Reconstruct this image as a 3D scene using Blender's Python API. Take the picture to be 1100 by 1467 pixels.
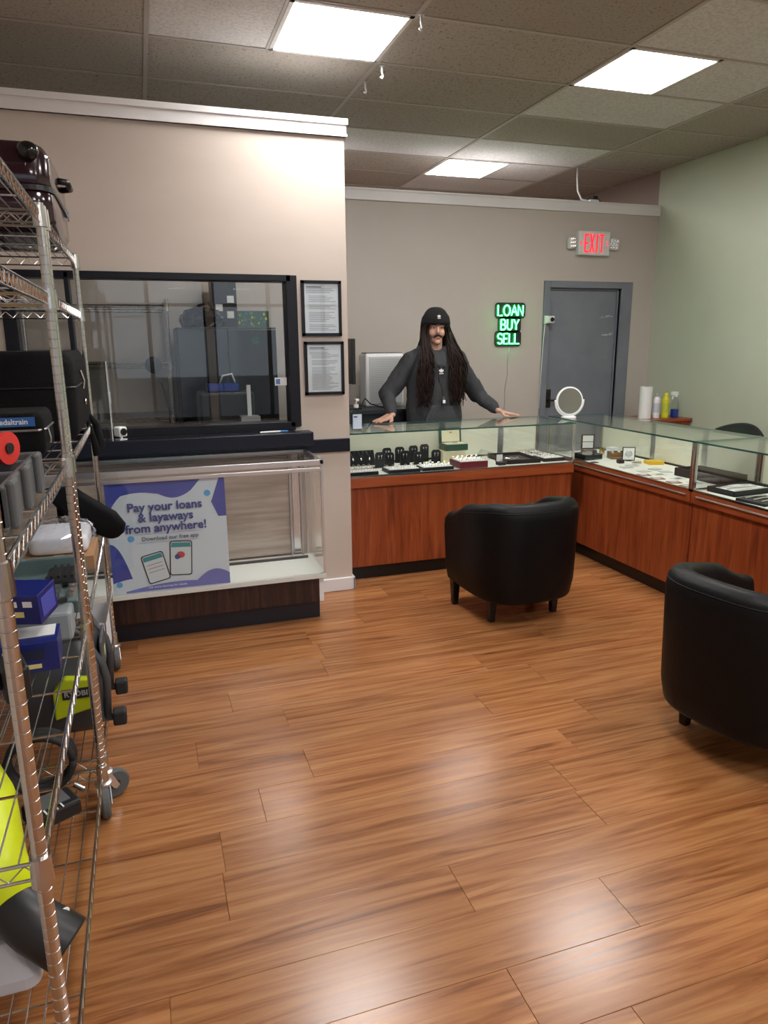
import bpy, bmesh, math, random
from mathutils import Matrix, Vector, Euler
PI = math.pi
for o in list(bpy.data.objects): bpy.data.objects.remove(o)
scene = bpy.context.scene
COL = scene.collection

# ---------------------------------------------------------------- camera
F_PX, PITCH, ROLL, YAW = 1019.4, math.radians(13.391), math.radians(-0.493), math.radians(-18.38)
cam_d = bpy.data.cameras.new('camera'); cam = bpy.data.objects.new('camera', cam_d); COL.objects.link(cam)
cam_d.sensor_fit = 'VERTICAL'; cam_d.sensor_height = 36.0; cam_d.lens = F_PX / 1467 * 36.0
cam_d.clip_start = 0.02
fw = Vector((-math.sin(YAW)*math.cos(PITCH), math.cos(YAW)*math.cos(PITCH), -math.sin(PITCH)))
rt = Vector((math.cos(YAW), math.sin(YAW), 0)); up = rt.cross(fw)
r2 = math.cos(ROLL)*rt + math.sin(ROLL)*up; u2 = -math.sin(ROLL)*rt + math.cos(ROLL)*up
cam.matrix_world = Matrix(((r2.x, u2.x, -fw.x, 0), (r2.y, u2.y, -fw.y, 0), (r2.z, u2.z, -fw.z, 1.54), (0, 0, 0, 1)))
scene.camera = cam

# ---------------------------------------------------------------- world and exposure
LIGHT_PANEL = 19.0
NEON = 9.0
scene.view_settings.view_transform = 'Standard'; scene.view_settings.look = 'None'
scene.view_settings.gamma = 1.0; scene.view_settings.use_curve_mapping = False
scene.view_settings.exposure = 0.9
world = bpy.data.worlds.new('world'); scene.world = world; world.use_nodes = True
wn = world.node_tree.nodes; wn.clear()
bg = wn.new('ShaderNodeBackground'); wo = wn.new('ShaderNodeOutputWorld')
bg.inputs[0].default_value = (0.78, 0.87, 1.0, 1); bg.inputs[1].default_value = 0.6
world.node_tree.links.new(bg.outputs[0], wo.inputs[0])

# ---------------------------------------------------------------- materials
MATS = {}
def mat(name, col=(.8, .8, .8), rough=.5, metal=0.0, emit=None, estr=0.0, coat=0.0, spec=.5, alpha=1.0, bump=None, trans=0.0, sheen=0.0):
    if name in MATS: return MATS[name]
    m = bpy.data.materials.new(name); m.use_nodes = True; nt = m.node_tree
    b = nt.nodes['Principled BSDF']
    b.inputs['Base Color'].default_value = (*col, 1); b.inputs['Roughness'].default_value = rough
    b.inputs['Metallic'].default_value = metal; b.inputs['Specular IOR Level'].default_value = spec
    b.inputs['Coat Weight'].default_value = coat; b.inputs['Coat Roughness'].default_value = .08
    b.inputs['Alpha'].default_value = alpha; b.inputs['Transmission Weight'].default_value = trans
    b.inputs['Sheen Weight'].default_value = sheen
    if emit: b.inputs['Emission Color'].default_value = (*emit, 1); b.inputs['Emission Strength'].default_value = estr
    if bump:
        sc, st = bump
        tc = nt.nodes.new('ShaderNodeTexCoord'); n = nt.nodes.new('ShaderNodeTexNoise'); bp = nt.nodes.new('ShaderNodeBump')
        n.inputs['Scale'].default_value = sc; n.inputs['Detail'].default_value = 6
        bp.inputs['Strength'].default_value = st; bp.inputs['Distance'].default_value = .01
        nt.links.new(tc.outputs['Object'], n.inputs['Vector']); nt.links.new(n.outputs[0], bp.inputs['Height']); nt.links.new(bp.outputs[0], b.inputs['Normal'])
    MATS[name] = m; return m
def ramp_mat(name, cols, scale=(1, 1, 1), nscale=5.0, detail=6, rough=.5, dist=0.0, bump=0.0, rand=True, coat=0.0, coord='Object', rough_var=0.0, spec=.5, rnd_val=0.0):
    """noise stretched by scale, run through a colour ramp"""
    if name in MATS: return MATS[name]
    m = bpy.data.materials.new(name); m.use_nodes = True; nt = m.node_tree; N = nt.nodes; L = nt.links
    b = N['Principled BSDF']; b.inputs['Roughness'].default_value = rough; b.inputs['Coat Weight'].default_value = coat
    b.inputs['Specular IOR Level'].default_value = spec
    tc = N.new('ShaderNodeTexCoord'); mp = N.new('ShaderNodeMapping'); mp.inputs['Scale'].default_value = scale
    L.new(tc.outputs[coord], mp.inputs['Vector'])
    oi = N.new('ShaderNodeObjectInfo')
    if rand:
        ml = N.new('ShaderNodeMath'); ml.operation = 'MULTIPLY'; ml.inputs[1].default_value = 37.0
        cb = N.new('ShaderNodeCombineXYZ'); L.new(oi.outputs['Random'], ml.inputs[0])
        for i in range(3): L.new(ml.outputs[0], cb.inputs[i])
        L.new(cb.outputs[0], mp.inputs['Location'])
    n = N.new('ShaderNodeTexNoise'); n.inputs['Scale'].default_value = nscale; n.inputs['Detail'].default_value = detail
    n.inputs['Roughness'].default_value = .6; n.inputs['Distortion'].default_value = dist
    L.new(mp.outputs[0], n.inputs['Vector'])
    cr = N.new('ShaderNodeValToRGB'); els = cr.color_ramp.elements
    while len(els) < len(cols): els.new(.5)
    for e, (p, c) in zip(els, cols): e.position = p; e.color = (*c, 1)
    L.new(n.outputs[0], cr.inputs[0])
    out = cr.outputs[0]
    if rnd_val:
        hs = N.new('ShaderNodeHueSaturation'); mr = N.new('ShaderNodeMapRange')
        mr.inputs[3].default_value = 1-rnd_val; mr.inputs[4].default_value = 1+rnd_val
        L.new(oi.outputs['Random'], mr.inputs[0]); L.new(mr.outputs[0], hs.inputs['Value']); L.new(out, hs.inputs['Color']); out = hs.outputs[0]
    L.new(out, b.inputs['Base Color'])
    if bump:
        bp = N.new('ShaderNodeBump'); bp.inputs['Strength'].default_value = bump; bp.inputs['Distance'].default_value = .004
        L.new(n.outputs[0], bp.inputs['Height']); L.new(bp.outputs[0], b.inputs['Normal'])
    if rough_var:
        mr2 = N.new('ShaderNodeMapRange'); mr2.inputs[3].default_value = rough-rough_var; mr2.inputs[4].default_value = rough+rough_var
        L.new(n.outputs[0], mr2.inputs[0]); L.new(mr2.outputs[0], b.inputs['Roughness'])
    MATS[name] = m; return m
def pane_mat(name, tint=(.985, .995, .99), ior=1.5):
    if name in MATS: return MATS[name]
    m = bpy.data.materials.new(name); m.use_nodes = True; nt = m.node_tree; N = nt.nodes; L = nt.links
    N.clear(); o = N.new('ShaderNodeOutputMaterial'); mx = N.new('ShaderNodeMixShader'); t = N.new('ShaderNodeBsdfTransparent'); g = N.new('ShaderNodeBsdfGlossy'); fr = N.new('ShaderNodeFresnel')
    t.inputs[0].default_value = (*tint, 1); g.inputs['Roughness'].default_value = 0.0; g.inputs[0].default_value = (1, 1, 1, 1)
    N.remove(fr); lw = N.new('ShaderNodeLayerWeight'); lw.inputs[0].default_value = .5; pw = N.new('ShaderNodeMath'); pw.operation = 'POWER'; pw.inputs[1].default_value = 5.0
    ma = N.new('ShaderNodeMapRange'); ma.inputs[3].default_value = (ior-1)**2/(ior+1)**2; ma.inputs[4].default_value = .95
    L.new(lw.outputs['Facing'], pw.inputs[0]); L.new(pw.outputs[0], ma.inputs[0]); L.new(ma.outputs[0], mx.inputs[0]); L.new(t.outputs[0], mx.inputs[1]); L.new(g.outputs[0], mx.inputs[2]); L.new(mx.outputs[0], o.inputs[0])
    MATS[name] = m; return m

floor_m = ramp_mat('laminate', [(.25, (.115, .038, .012)), (.40, (.255, .096, .032)), (.54, (.345, .146, .052)), (.75, (.44, .215, .085))], scale=(.6, 11, 11), nscale=2.6, detail=10, dist=1.1, rough=.24, bump=.04, rough_var=.05, rnd_val=.12)
cherry = ramp_mat('cherry_wood', [(.3, (.17, .032, .010)), (.5, (.29, .062, .018)), (.72, (.38, .10, .032))], scale=(9, 9, .7), nscale=3, detail=8, dist=.7, rough=.33, rand=False)
cherry_h = ramp_mat('cherry_wood_rail', [(.3, (.20, .038, .012)), (.5, (.31, .068, .02)), (.72, (.40, .105, .034))], scale=(.7, .7, 9), nscale=3, detail=8, dist=.7, rough=.3, rand=False)
walnut = ramp_mat('dark_walnut', [(.35, (.010, .004, .003)), (.5, (.035, .012, .009)), (.7, (.075, .03, .02))], scale=(14, 14, .8), nscale=3, detail=8, dist=.6, rough=.35, rand=False)
paint = ramp_mat('beige_wall_paint', [(.3, (.56, .485, .425)), (.7, (.60, .525, .465))], scale=(1, 1, 2.5), nscale=1.6, detail=5, rough=.48, bump=.25, rand=False)
paint_dim = ramp_mat('beige_wall_paint_dim', [(.3, (.50, .45, .405)), (.7, (.53, .48, .435))], nscale=2, rough=.55, bump=.06, rand=False)  # same beige paint as the partition, its weaker light put into the colour
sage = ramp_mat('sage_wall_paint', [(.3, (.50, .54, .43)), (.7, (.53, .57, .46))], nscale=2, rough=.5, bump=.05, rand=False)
taupe = mat('unpainted_taupe_wall', (.30, .245, .215), .7)
white_trim = mat('white_trim', (.80, .79, .80), .35)
tile_old = ramp_mat('ceiling_tile_old', [(.30, (.10, .085, .07)), (.40, (.36, .325, .285)), (.7, (.42, .38, .335))], nscale=70, detail=3, rough=.9, bump=.3, rnd_val=.07)
tile_new = ramp_mat('ceiling_tile_new', [(.30, (.50, .49, .48)), (.6, (.68, .67, .66))], nscale=60, detail=3, rough=.9, bump=.12)
bar_m = mat('ceiling_bar', (.42, .39, .36), .5)
black_frame = mat('black_paint', (.007, .008, .013), .38, bump=(30, .15), spec=.3)
navy = mat('navy_black_paint', (.008, .010, .020), .34, bump=(20, .2), spec=.3)
grey_door = ramp_mat('grey_door_paint', [(.3, (.165, .18, .215)), (.7, (.21, .225, .26))], nscale=3, rough=.42, bump=.06, rand=False)
pane = pane_mat('glass_pane'); pane_top = pane_mat('glass_top', (.95, .98, .965), 1.6)
glass_edge = mat('green_glass_edge', (.02, .09, .07), .1, spec=.8)
chrome = mat('chrome', (.62, .61, .60), .22, 1.0)
steel = mat('brushed_steel', (.55, .56, .58), .32, 1.0)
alu = mat('aluminium', (.72, .73, .75), .3, 1.0)
leather = mat('black_leather', (.0022, .0022, .003), .46, bump=(90, .12), spec=.22)
black_pl = mat('black_plastic', (.012, .012, .014), .4)
black_gl = mat('black_gloss', (.008, .008, .010), .12)
rubber = mat('grey_rubber', (.10, .105, .105), .7)
dark_rub = mat('dark_rubber', (.015, .015, .016), .7)
cloth_blk = mat('black_fabric', (.005, .005, .006), .85, bump=(140, .3), spec=.2)
velvet = mat('black_velvet', (.006, .006, .008), .95, sheen=.2)
white_pl = mat('white_plastic', (.82, .83, .84), .35)
white_pad = mat('white_pad', (.85, .85, .84), .7)
cream = mat('cream_panel', (.74, .74, .60), .25)
deck_w = mat('white_deck', (.80, .81, .74), .5)
silver = mat('silver', (.80, .80, .82), .18, 1.0)
gold = mat('gold', (.75, .55, .22), .2, 1.0)

# ---------------------------------------------------------------- mesh builder
class G:
    def __init__(s): s.bm = bmesh.new(); s.M = Matrix.Identity(4); s.mi = 0
    def face(s, vs):
        try: f = s.bm.faces.new(vs); f.material_index = s.mi; return f
        except ValueError: return None
    def v(s, p): return s.bm.verts.new(s.M @ Vector(p))
    def box(s, x0, x1, y0, y1, z0, z1):
        v = [s.v((x, y, z)) for z in (z0, z1) for (x, y) in ((x0, y0), (x1, y0), (x1, y1), (x0, y1))]
        for q in ((3, 2, 1, 0), (4, 5, 6, 7), (0, 1, 5, 4), (1, 2, 6, 5), (2, 3, 7, 6), (3, 0, 4, 7)): s.face([v[i] for i in q])
        return s
    def rings(s, rings, cap=True, closed=True):
        R = [[s.v(p) for p in r] for r in rings]
        n = len(R[0])
        for a, b in zip(R[:-1], R[1:]):
            for i in range(n if closed else n-1): s.face([a[i], a[(i+1) % n], b[(i+1) % n], b[i]])
        if cap and closed: s.face(R[0][::-1]); s.face(R[-1])
        s.R = R; return s
    def tube(s, pts, r, n=8, cap=True):
        pts = [Vector(p) for p in pts]; rr = r if isinstance(r, (list, tuple)) else [r]*len(pts)
        rings = []; prev = None
        for i, p in enumerate(pts):
            d = (pts[min(i+1, len(pts)-1)] - pts[max(i-1, 0)]).normalized()
            if prev is None:
                a = Vector((0, 0, 1)) if abs(d.z) < .9 else Vector((1, 0, 0)); u = d.cross(a).normalized()
            else: u = (prev - d*prev.dot(d)).normalized()
            prev = u; w = d.cross(u)
            rings.append([p + (u*math.cos(t)+w*math.sin(t))*rr[i] for t in [2*PI*k/n for k in range(n)]])
        s.rings(rings, cap); return s
    def cyl(s, p0, p1, r0, r1=None, n=16): return s.tube([p0, p1], [r0, r0 if r1 is None else r1], n)
    def lathe(s, prof, c=(0, 0, 0), n=24, cap=True):
        s.rings([[(c[0]+r*math.cos(2*PI*k/n), c[1]+r*math.sin(2*PI*k/n), c[2]+z) for k in range(n)] for r, z in prof], cap); return s
    def prism(s, poly, a, b, plane='xz'):
        def P(u, w, t): return {'xz': (u, t, w), 'xy': (u, w, t), 'yz': (t, u, w)}[plane]
        s.rings([[P(u, w, a) for u, w in poly], [P(u, w, b) for u, w in poly]]); return s
    def ell(s, c, r, rot=None, nu=16, nv=10):
        if not isinstance(r, (tuple, list)): r = (r, r, r)
        Mx = Matrix.Translation(c) @ (Euler(rot).to_matrix().to_4x4() if rot else Matrix.Identity(4))
        rings = []
        for j in range(1, nv):
            a = PI*j/nv
            rings.append([Mx @ Vector((r[0]*math.sin(a)*math.cos(2*PI*k/nu), r[1]*math.sin(a)*math.sin(2*PI*k/nu), -r[2]*math.cos(a))) for k in range(nu)])
        R = s.rings(rings, cap=False).R; b = s.v(Mx @ Vector((0, 0, -r[2]))); t = s.v(Mx @ Vector((0, 0, r[2])))
        for k in range(nu): s.face([b, R[0][(k+1) % nu], R[0][k]]); s.face([t, R[-1][k], R[-1][(k+1) % nu]])
        return s
    def cap_(s, p0, p1, r0, r1): s.tube([p0, p1], [r0, r1], 12); s.ell(p0, r0, nu=12, nv=8); s.ell(p1, r1, nu=12, nv=8); return s
    def mesh(s, name):
        bmesh.ops.recalc_face_normals(s.bm, faces=s.bm.faces)
        me = bpy.data.meshes.new(name); s.bm.to_mesh(me); s.bm.free(); return me
    def build(s, name, m, parent=None, bevel=0, smooth=False, loc=None, seg=2):
        me = s.mesh(name)
        for mm in (m if isinstance(m, (list, tuple)) else [m]): me.materials.append(mm)
        return mkobj(name, me, parent, bevel, smooth, loc, seg)
def mkobj(name, me, parent=None, bevel=0, smooth=False, loc=None, seg=2):
    o = bpy.data.objects.new(name, me); COL.objects.link(o)
    if parent: o.parent = parent
    if loc: o.location = loc
    if smooth:
        for p in me.polygons: p.use_smooth = True
    if bevel:
        b = o.modifiers.new('bevel', 'BEVEL'); b.width = bevel; b.segments = seg; b.limit_method = 'ANGLE'; b.angle_limit = math.radians(40); b.harden_normals = False
    return o
def thing(name, label, cat, loc=(0, 0, 0), rz=0, group=None):
    o = bpy.data.objects.new(name, None); COL.objects.link(o); o.location = loc; o.rotation_euler = (0, 0, rz); o.empty_display_size = .05
    return tag(o, label, cat, group)
def tag(o, label=None, cat=None, group=None, kind=None):
    if label: o['label'] = label
    if cat: o['category'] = cat
    if group: o['group'] = group
    if kind: o['kind'] = kind
    return o
def struct(o, label=None): o['kind'] = 'structure'; o['label'] = label or o.name.replace('_', ' '); return o
def dup(root, loc, rz=0, label=None, parent=None):
    r = root.copy(); COL.objects.link(r)
    if parent is not None: r.parent = parent
    elif root.parent is None: r.location = loc; r.rotation_euler = (0, 0, rz)
    if label: r['label'] = label
    for ch in list(root.children): dup(ch, None, parent=r)
    return r
def box(name, x0, x1, y0, y1, z0, z1, m, parent=None, bevel=0, smooth=False): return G().box(x0, x1, y0, y1, z0, z1).build(name, m, parent, bevel, smooth)
def rrect(w, h, r, n=5, cx=0, cy=0):
    pts = []
    for (sx, sy, a0) in ((1, 1, 0), (-1, 1, PI/2), (-1, -1, PI), (1, -1, 3*PI/2)):
        for k in range(n+1):
            a = a0 + PI/2*k/n; pts.append((cx + sx*(w/2-r) + r*math.cos(a), cy + sy*(h/2-r) + r*math.sin(a)))
    return pts
def text_obj(name, s, size, m, parent, loc, rot, extrude=.0006, bold=0.0, align='CENTER', sx=1.0):
    cu = bpy.data.curves.new(name, 'FONT'); cu.body = s; cu.size = size; cu.extrude = extrude; cu.offset = bold; cu.align_x = align; cu.align_y = 'CENTER'; cu.resolution_u = 3
    t = bpy.data.objects.new(name, cu); COL.objects.link(t); bpy.context.view_layer.update()
    me = bpy.data.meshes.new_from_object(t.evaluated_get(bpy.context.evaluated_depsgraph_get())); bpy.data.objects.remove(t)
    me.materials.clear(); me.materials.append(m)
    o = bpy.data.objects.new(name, me); COL.objects.link(o); o.parent = parent; o.location = loc; o.rotation_euler = rot; o.scale = (sx, 1, 1); return o
UPR = (PI/2, 0, 0)      # text standing upright, read from -Y

# ================================================================ SETTING
XL, XR, YF, YB, YFAR, ZC = -.80, 4.68, 4.19, 5.90, 8.6, 3.055
YR = -3.2
# floor: planks 0.191 wide running along X
fl = struct(box('floor', XL, XR, YR, YFAR, -.05, -.006, mat('floor_base', (.10, .05, .02), .8)), 'wood laminate floor')
rnd = random.Random(4)
joints = {8: .253, 7: .46, 6: .083, 4: .272, 2: .107, 0: -.059}
PL = 1.215
row = -24; nplank = 0
plank_parent = fl
while True:
    y0 = 1.503 - .191 + row*.191
    if y0 > 4.9: break
    k = row
    if y0 > YR - .1:
        off = joints.get(k, rnd.uniform(0, PL))
        x = off - PL*math.ceil((off-XL)/PL)
        while x < 3.1:
            a, b = max(x, XL), min(x+PL, 3.1)
            if b-a > .03:
                g = G(); w = .1905/2; L = (b-a)/2-.0004
                g.box(-L, L, -w, w, -.006, 0)
                o = g.build('plank', floor_m, fl, bevel=.0008, seg=1)
                o.location = ((a+b)/2, y0+.0955, rnd.uniform(-.0002, .0002)); o.rotation_euler = (rnd.uniform(-.0012, .0012), rnd.uniform(-.0008, .0008), 0); nplank += 1
            x += PL
    row += 1
box('plank_field', 3.1, XR, YR, YFAR, -.006, -.0005, floor_m, fl); box('plank_field', XL, 3.1, 4.93, YFAR, -.006, -.0005, floor_m, fl)

# ceiling: 4 x 2 ft tiles in a bar grid
ce = struct(box('ceiling', XL, XR, YR, YFAR, ZC+.03, ZC+.06, mat('ceiling_void', (.1, .1, .1), .9)), 'suspended tile ceiling')
gx = [.157+1.22*k for k in range(-1, 5)]; gy = [3.59+.61*k for k in range(-12, 9)]
lights_at = {(1, 0): 1, (3, 0): 0, (3, 4): 0, (1, 4): 1, (1, -4): 1, (3, -4): 0, (1, -8): 1, (3, -8): 0}   # (column, row) -> half that holds the lamp; unseen left rear one added to light the back room
new_tiles = {(3, -1), (3, 1), (2, 3), (3, 3), (3, 5)}
half_new = {(2, 0), (1, 0)}
tme = {}
def tile(x0, x1, y0, y1, m):
    key = (round(x1-x0, 3), round(y1-y0, 3), m.name)
    if key not in tme:
        hx, hy = (x1-x0)/2-.004, (y1-y0)/2-.004
        me = G().box(-hx, hx, -hy, hy, 0, .015).mesh('tile'); me.materials.append(m); tme[key] = me
    o = bpy.data.objects.new('ceiling_tile', tme[key]); COL.objects.link(o); o.parent = ce; o.location = ((x0+x1)/2, (y0+y1)/2, ZC)
lit = []
for ci in range(len(gx)):
    x0 = gx[ci]; x1 = x0+1.22; c = ci-1+0
    a, b = max(x0, XL), min(x1, XR)
    if b-a < .05: continue
    for ri in range(len(gy)):
        r_ = ri-12; y0 = gy[ri]; y1 = min(y0+.61, YFAR); y0c = max(y0, YR)
        if y1-y0c < .05: continue
        key = (ci, r_)
        m = tile_new if key in new_tiles else tile_old
        if key in lights_at:
            h = lights_at[key]; lx0 = x0 + (.61 if h else 0)
            lit.append((lx0, y0)); ox0 = x0 if h else x0+.61
            if b > ox0: tile(ox0, min(ox0+.61, b), y0c, y1, tile_new)
            box('grid_bar', x0+.61-.011, x0+.61+.011, y0, y1, ZC-.004, ZC+.01, bar_m, ce)
        else: tile(a, b, y0c, y1, m)
for x in gx[1:]:
    if x < XR: box('grid_bar', x-.012, x+.012, YR, YFAR, ZC-.005, ZC+.012, bar_m, ce)
for y in gy:
    if YR < y < YFAR: box('grid_bar', XL, XR, y-.011, y+.011, ZC-.004, ZC+.012, bar_m, ce)
lamp_m = mat('lamp_diffuser', (.9, .9, .9), .5, emit=(1.0, .965, .93), estr=LIGHT_PANEL)
for i, (x, y) in enumerate(lit):
    near = {(round(gx[1]+.61, 2), round(gy[12], 2)): 'square white ceiling light panel beside the bare ceiling hooks', (round(gx[3], 2), round(gy[12], 2)): 'square ceiling light panel next to whiter smooth ceiling tiles',
            (round(gx[3], 2), round(gy[16], 2)): 'square ceiling light panel beyond the back wall trim'}.get((round(x, 2), round(y, 2)))
    t = thing('ceiling_light', near or 'square ceiling light panel out of view over the front or rear of the shop', 'light', (x+.305, y+.305, ZC), 0, 'ceiling light panels')
    g = G(); w = .300
    for a in ((-w, w, -w, -w+.022), (-w, w, w-.022, w), (-w, -w+.022, -w, w), (w-.022, w, -w, w)): g.box(*a, -.008, .02)
    g.build('frame', white_pl, t); box('diffuser', -w+.022, w-.022, -w+.022, w-.022, -.003, .012, lamp_m, t)

# walls
wallL = struct(box('wall_left', XL-.1, XL, YR, YFAR, 0, ZC+.03, paint), 'left side wall')
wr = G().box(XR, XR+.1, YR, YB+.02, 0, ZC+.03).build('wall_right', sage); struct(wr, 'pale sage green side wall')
struct(box('wall_right_back', XR, XR+.1, YB+.02, YFAR, 0, ZC+.03, taupe), 'unpainted side wall beyond the back wall')
struct(box('wall_far', XL, XR, YFAR, YFAR+.1, 0, ZC+.03, paint_dim), 'far wall of the rear room')
# back partition with door opening
DX0, DX1, DZ = 3.555, 4.315, 2.01
g = G(); g.box(XL, DX0, YB, YB+.12, 0, 2.66); g.box(DX1, XR, YB, YB+.12, 0, 2.66); g.box(DX0, DX1, YB, YB+.12, DZ, 2.66)
struct(g.build('wall_back', paint_dim), 'beige back wall with a grey door')
g = G(); g.box(XL, XR-.0, YB-.02, YB+.14, 2.66, 2.735); g.box(XL, XR, YB-.03, YB+.15, 2.735, 2.75)
struct(g.build('trim_2', white_trim), 'white cap trim along the back wall')
# door with frame
d = struct(thing('door_1', None, None, (0, 0, 0)), 'grey steel door in the back wall')
g = G()
for a in ((DX0-.06, DX0, 0, DZ+.06), (DX1, DX1+.12, 0, DZ+.06), (DX0, DX1, DZ, DZ+.06)): g.box(a[0], a[1], YB-.02, YB+.1, a[2], a[3])
g.box(DX1-.02, DX1, YB+.02, YB+.06, 0, DZ); g.box(DX0, DX1, YB+.02, YB+.06, DZ-.02, DZ)
g.build('door_frame', grey_door, d, bevel=.004)
dl = box('door_leaf', DX0+.003, DX1-.022, YB+.03, YB+.075, .01, DZ-.022, grey_door, d, bevel=.003)
g = G(); g.box(DX0+.012, DX0+.075, YB+.02, YB+.032, .93, 1.10); g.build('lock_plate', mat('dark_bronze', (.05, .045, .04), .35, .8), dl, bevel=.003)
g = G(); g.cyl((DX0+.045, YB+.032, 1.0), (DX0+.045, YB-.02, 1.0), .014); g.cyl((DX0+.045, YB-.012, 1.0), (DX0+.14, YB-.012, 1.0), .009); g.cyl((DX0+.045, YB+.025, 1.06), (DX0+.045, YB+.01, 1.06), .018); g.build('door_handle', mat('dark_bronze'), dl, smooth=False)
rn = random.Random(8); g = G()
for i in range(16):
    x = rn.uniform(4.12, 4.27); z = rn.choice([1.755, 1.75, 1.60, 1.598]) + rn.uniform(-.012, .012); g.box(x, x+rn.uniform(.008, .04), YB+.0285, YB+.0305, z, z+rn.uniform(.002, .008))
g.build('paint_scrape', mat('scrape', (.55, .58, .62), .6), dl)

# window wall (partial height)
WX0, WX1, WZ0, WZ1 = -.62, .84, 1.06, 1.91
WE = 1.175
g = G(); g.box(XL, WX0, YF, YF+.12, 0, 2.66); g.box(WX1, WE, YF, YF+.12, 0, 2.66); g.box(WX0, WX1, YF, YF+.12, 0, WZ0); g.box(WX0, WX1, YF, YF+.12, WZ1, 2.66)
struct(g.build('wall_front', paint), 'beige partition wall with a service window')
g = G(); g.box(XL, WE+.01, YF-.015, YF+.135, 2.655, 2.735); g.box(XL, WE+.018, YF-.025, YF+.145, 2.715, 2.745); g.box(XL, WE+.014, YF-.02, YF+.14, 2.655, 2.668)
struct(g.build('trim_1', white_trim), 'white cap trim along the partition wall')
g = G(); g.box(.86, WE+.016, YF-.016, YF, 0, .085); g.box(WE, WE+.016, YF-.016, YF+.115, 0, .085)
struct(g.build('baseboard_front', white_trim, bevel=.005), 'white baseboard at the foot of the partition wall')
w1 = struct(thing('window_1', None, None), 'black framed service window in the partition wall')
g = G(); fy0, fy1 = YF-.022, YF+.10
for a in ((WX0-.03, WX0+.035, WZ0, WZ1+.005), (WX1-.028, WX1+.035, WZ0, WZ1+.005), (WX0, WX1, WZ1-.03, WZ1+.006), (WX0, WX1, WZ0-.02, WZ0+.03), (-.345, -.322, WZ0, WZ1)): g.box(a[0], a[1], fy0, fy1, a[2], a[3])
g.build('window_frame', black_frame, w1, bevel=.003)
box('window_pane', WX0+.035, -.345, YF+.03, YF+.036, WZ0+.03, WZ1-.03, pane, w1); box('window_pane', -.322, WX1-.028, YF+.03, YF+.036, WZ0+.03, WZ1-.03, pane, w1)
box('window_sill', XL+.02, .925, YF-.115, YF-.0, .955, 1.035, navy, w1, bevel=.006)
box('black_rail', XL+.02, WE-.003, YF-.02, YF-.0, .895, .975, navy, w1, bevel=.004)
st = box('price_sticker', .735, .805, YF+.026, YF+.0295, 1.30, 1.345, white_pl, w1); box('sticker_print', .74, .765, YF+.0245, YF+.0262, 1.308, 1.338, mat('sticker_blue', (.1, .2, .45), .5), st)

# rear storefront behind the camera, daylight outside
g = G(); g.box(XL, XR, YR-.1, YR, 0, .35); g.box(XL, XR, YR-.1, YR, 2.7, ZC+.03)
for x in (XL, 1.0, XR-.12): g.box(x, x+.12, YR-.1, YR, .35, 2.7)
struct(g.build('wall_rear', paint), 'storefront wall')
for i, (a, b) in enumerate(((XL+.12, 1.0), (1.12, XR-.12))):
    w = struct(thing('window_%d' % (i+2), None, None), 'storefront window')
    g = G(); n = 2 if i == 0 else 4
    for k in range(n+1):
        x = a+(b-a)*k/n; g.box(max(a, x-.03), min(b, x+.03), YR-.08, YR-.02, .35, 2.7)
    g.box(a, b, YR-.08, YR-.02, .35, .42); g.box(a, b, YR-.08, YR-.02, 2.63, 2.7); g.box(a, b, YR-.08, YR-.02, 2.1, 2.15)
    g.build('window_frame', black_frame, w); box('window_pane', a, b, YR-.055, YR-.05, .4, 2.65, pane, w)
struct(box('ground', -20, 24, -30, YR-.1, -.16, -.1, mat('asphalt', (.16, .16, .165), .9)), 'pavement outside the shop')

# ================================================================ COUNTERS
def showcase(name, label, L, D, loc, rz, bars, mull, wood=cherry):
    """glass showcase, local x along its front, front face at y=0, depth +y"""
    t = thing(name, label, 'display case', loc, rz, 'cherry wood jewellery showcases')
    box('toe_kick', .02, L-.02, .05, D-.02, 0, .09, mat('toe_black', (.006, .006, .008), .3), t)
    box('cabinet_body', .0, L, .022, D, .09, .625, wood, t, bevel=.002)
    dr = box('drawer_rail', .0, L, .0, .03, .628, .695, cherry_h, t, bevel=.003)
    box('deck', .004, L-.004, .03, D-.0, .627, .70, deck_w, t)
    if bars: g = G(); g.cyl((.05, -.008, .672), (L-.03, -.008, .672), .005, n=8); [g.cyl((x, -.008, .672), (x, .004, .672), .004, n=6) for x in (.1, L/2, L-.1)]; g.build('pull_bar', steel, dr)
    g = G(); g.box(0, L, 0, .014, .695, .706); g.box(0, .014, 0, D, .695, .706); g.box(L-.014, L, 0, D, .695, .706); g.build('base_rail', chrome, t)
    for x in (0, L-.016):
        for y in (0, D-.016): box('corner_post', x, x+.016, y, y+.016, .70, .974, chrome, t)
    g = G(); g.mi = 0; g.box(.016, L-.016, .004, .009, .706, .972); g.build('front_glass', pane, t)
    for x in (.004, L-.009): box('end_glass', x, x+.005, .016, D-.016, .706, .972, pane, t)
    g = G(); g.box(0, L, 0, D, .974, .984); me = g.mesh('top_glass')
    me.materials.append(pane_top); me.materials.append(glass_edge)
    for p in me.polygons:
        if abs(p.normal.z) < .5: p.material_index = 1
    mkobj('top_glass', me, t)
    n = len(mull)+1; xs = [.016]+list(mull)+[L-.016]
    for k in range(n):
        box('sliding_door', xs[k]+.012, xs[k+1]-.012, D-.014, D-.006, .712, .968, cream, t)
    for x in mull: box('door_stile', x-.022, x+.022, D-.02, D-.004, .706, .972, steel, t)
    box('back_rail', .016, L-.016, D-.02, D-.003, .70, .714, mat('dark_rail', (.05, .045, .04), .4, .6), t)
    return t
c1 = showcase('showcase_counter', 'cherry wood glass showcase counter the man leans on', 1.83, .51, (1.03, 4.315, 0), 0, False, (1.02, 1.50))
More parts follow.
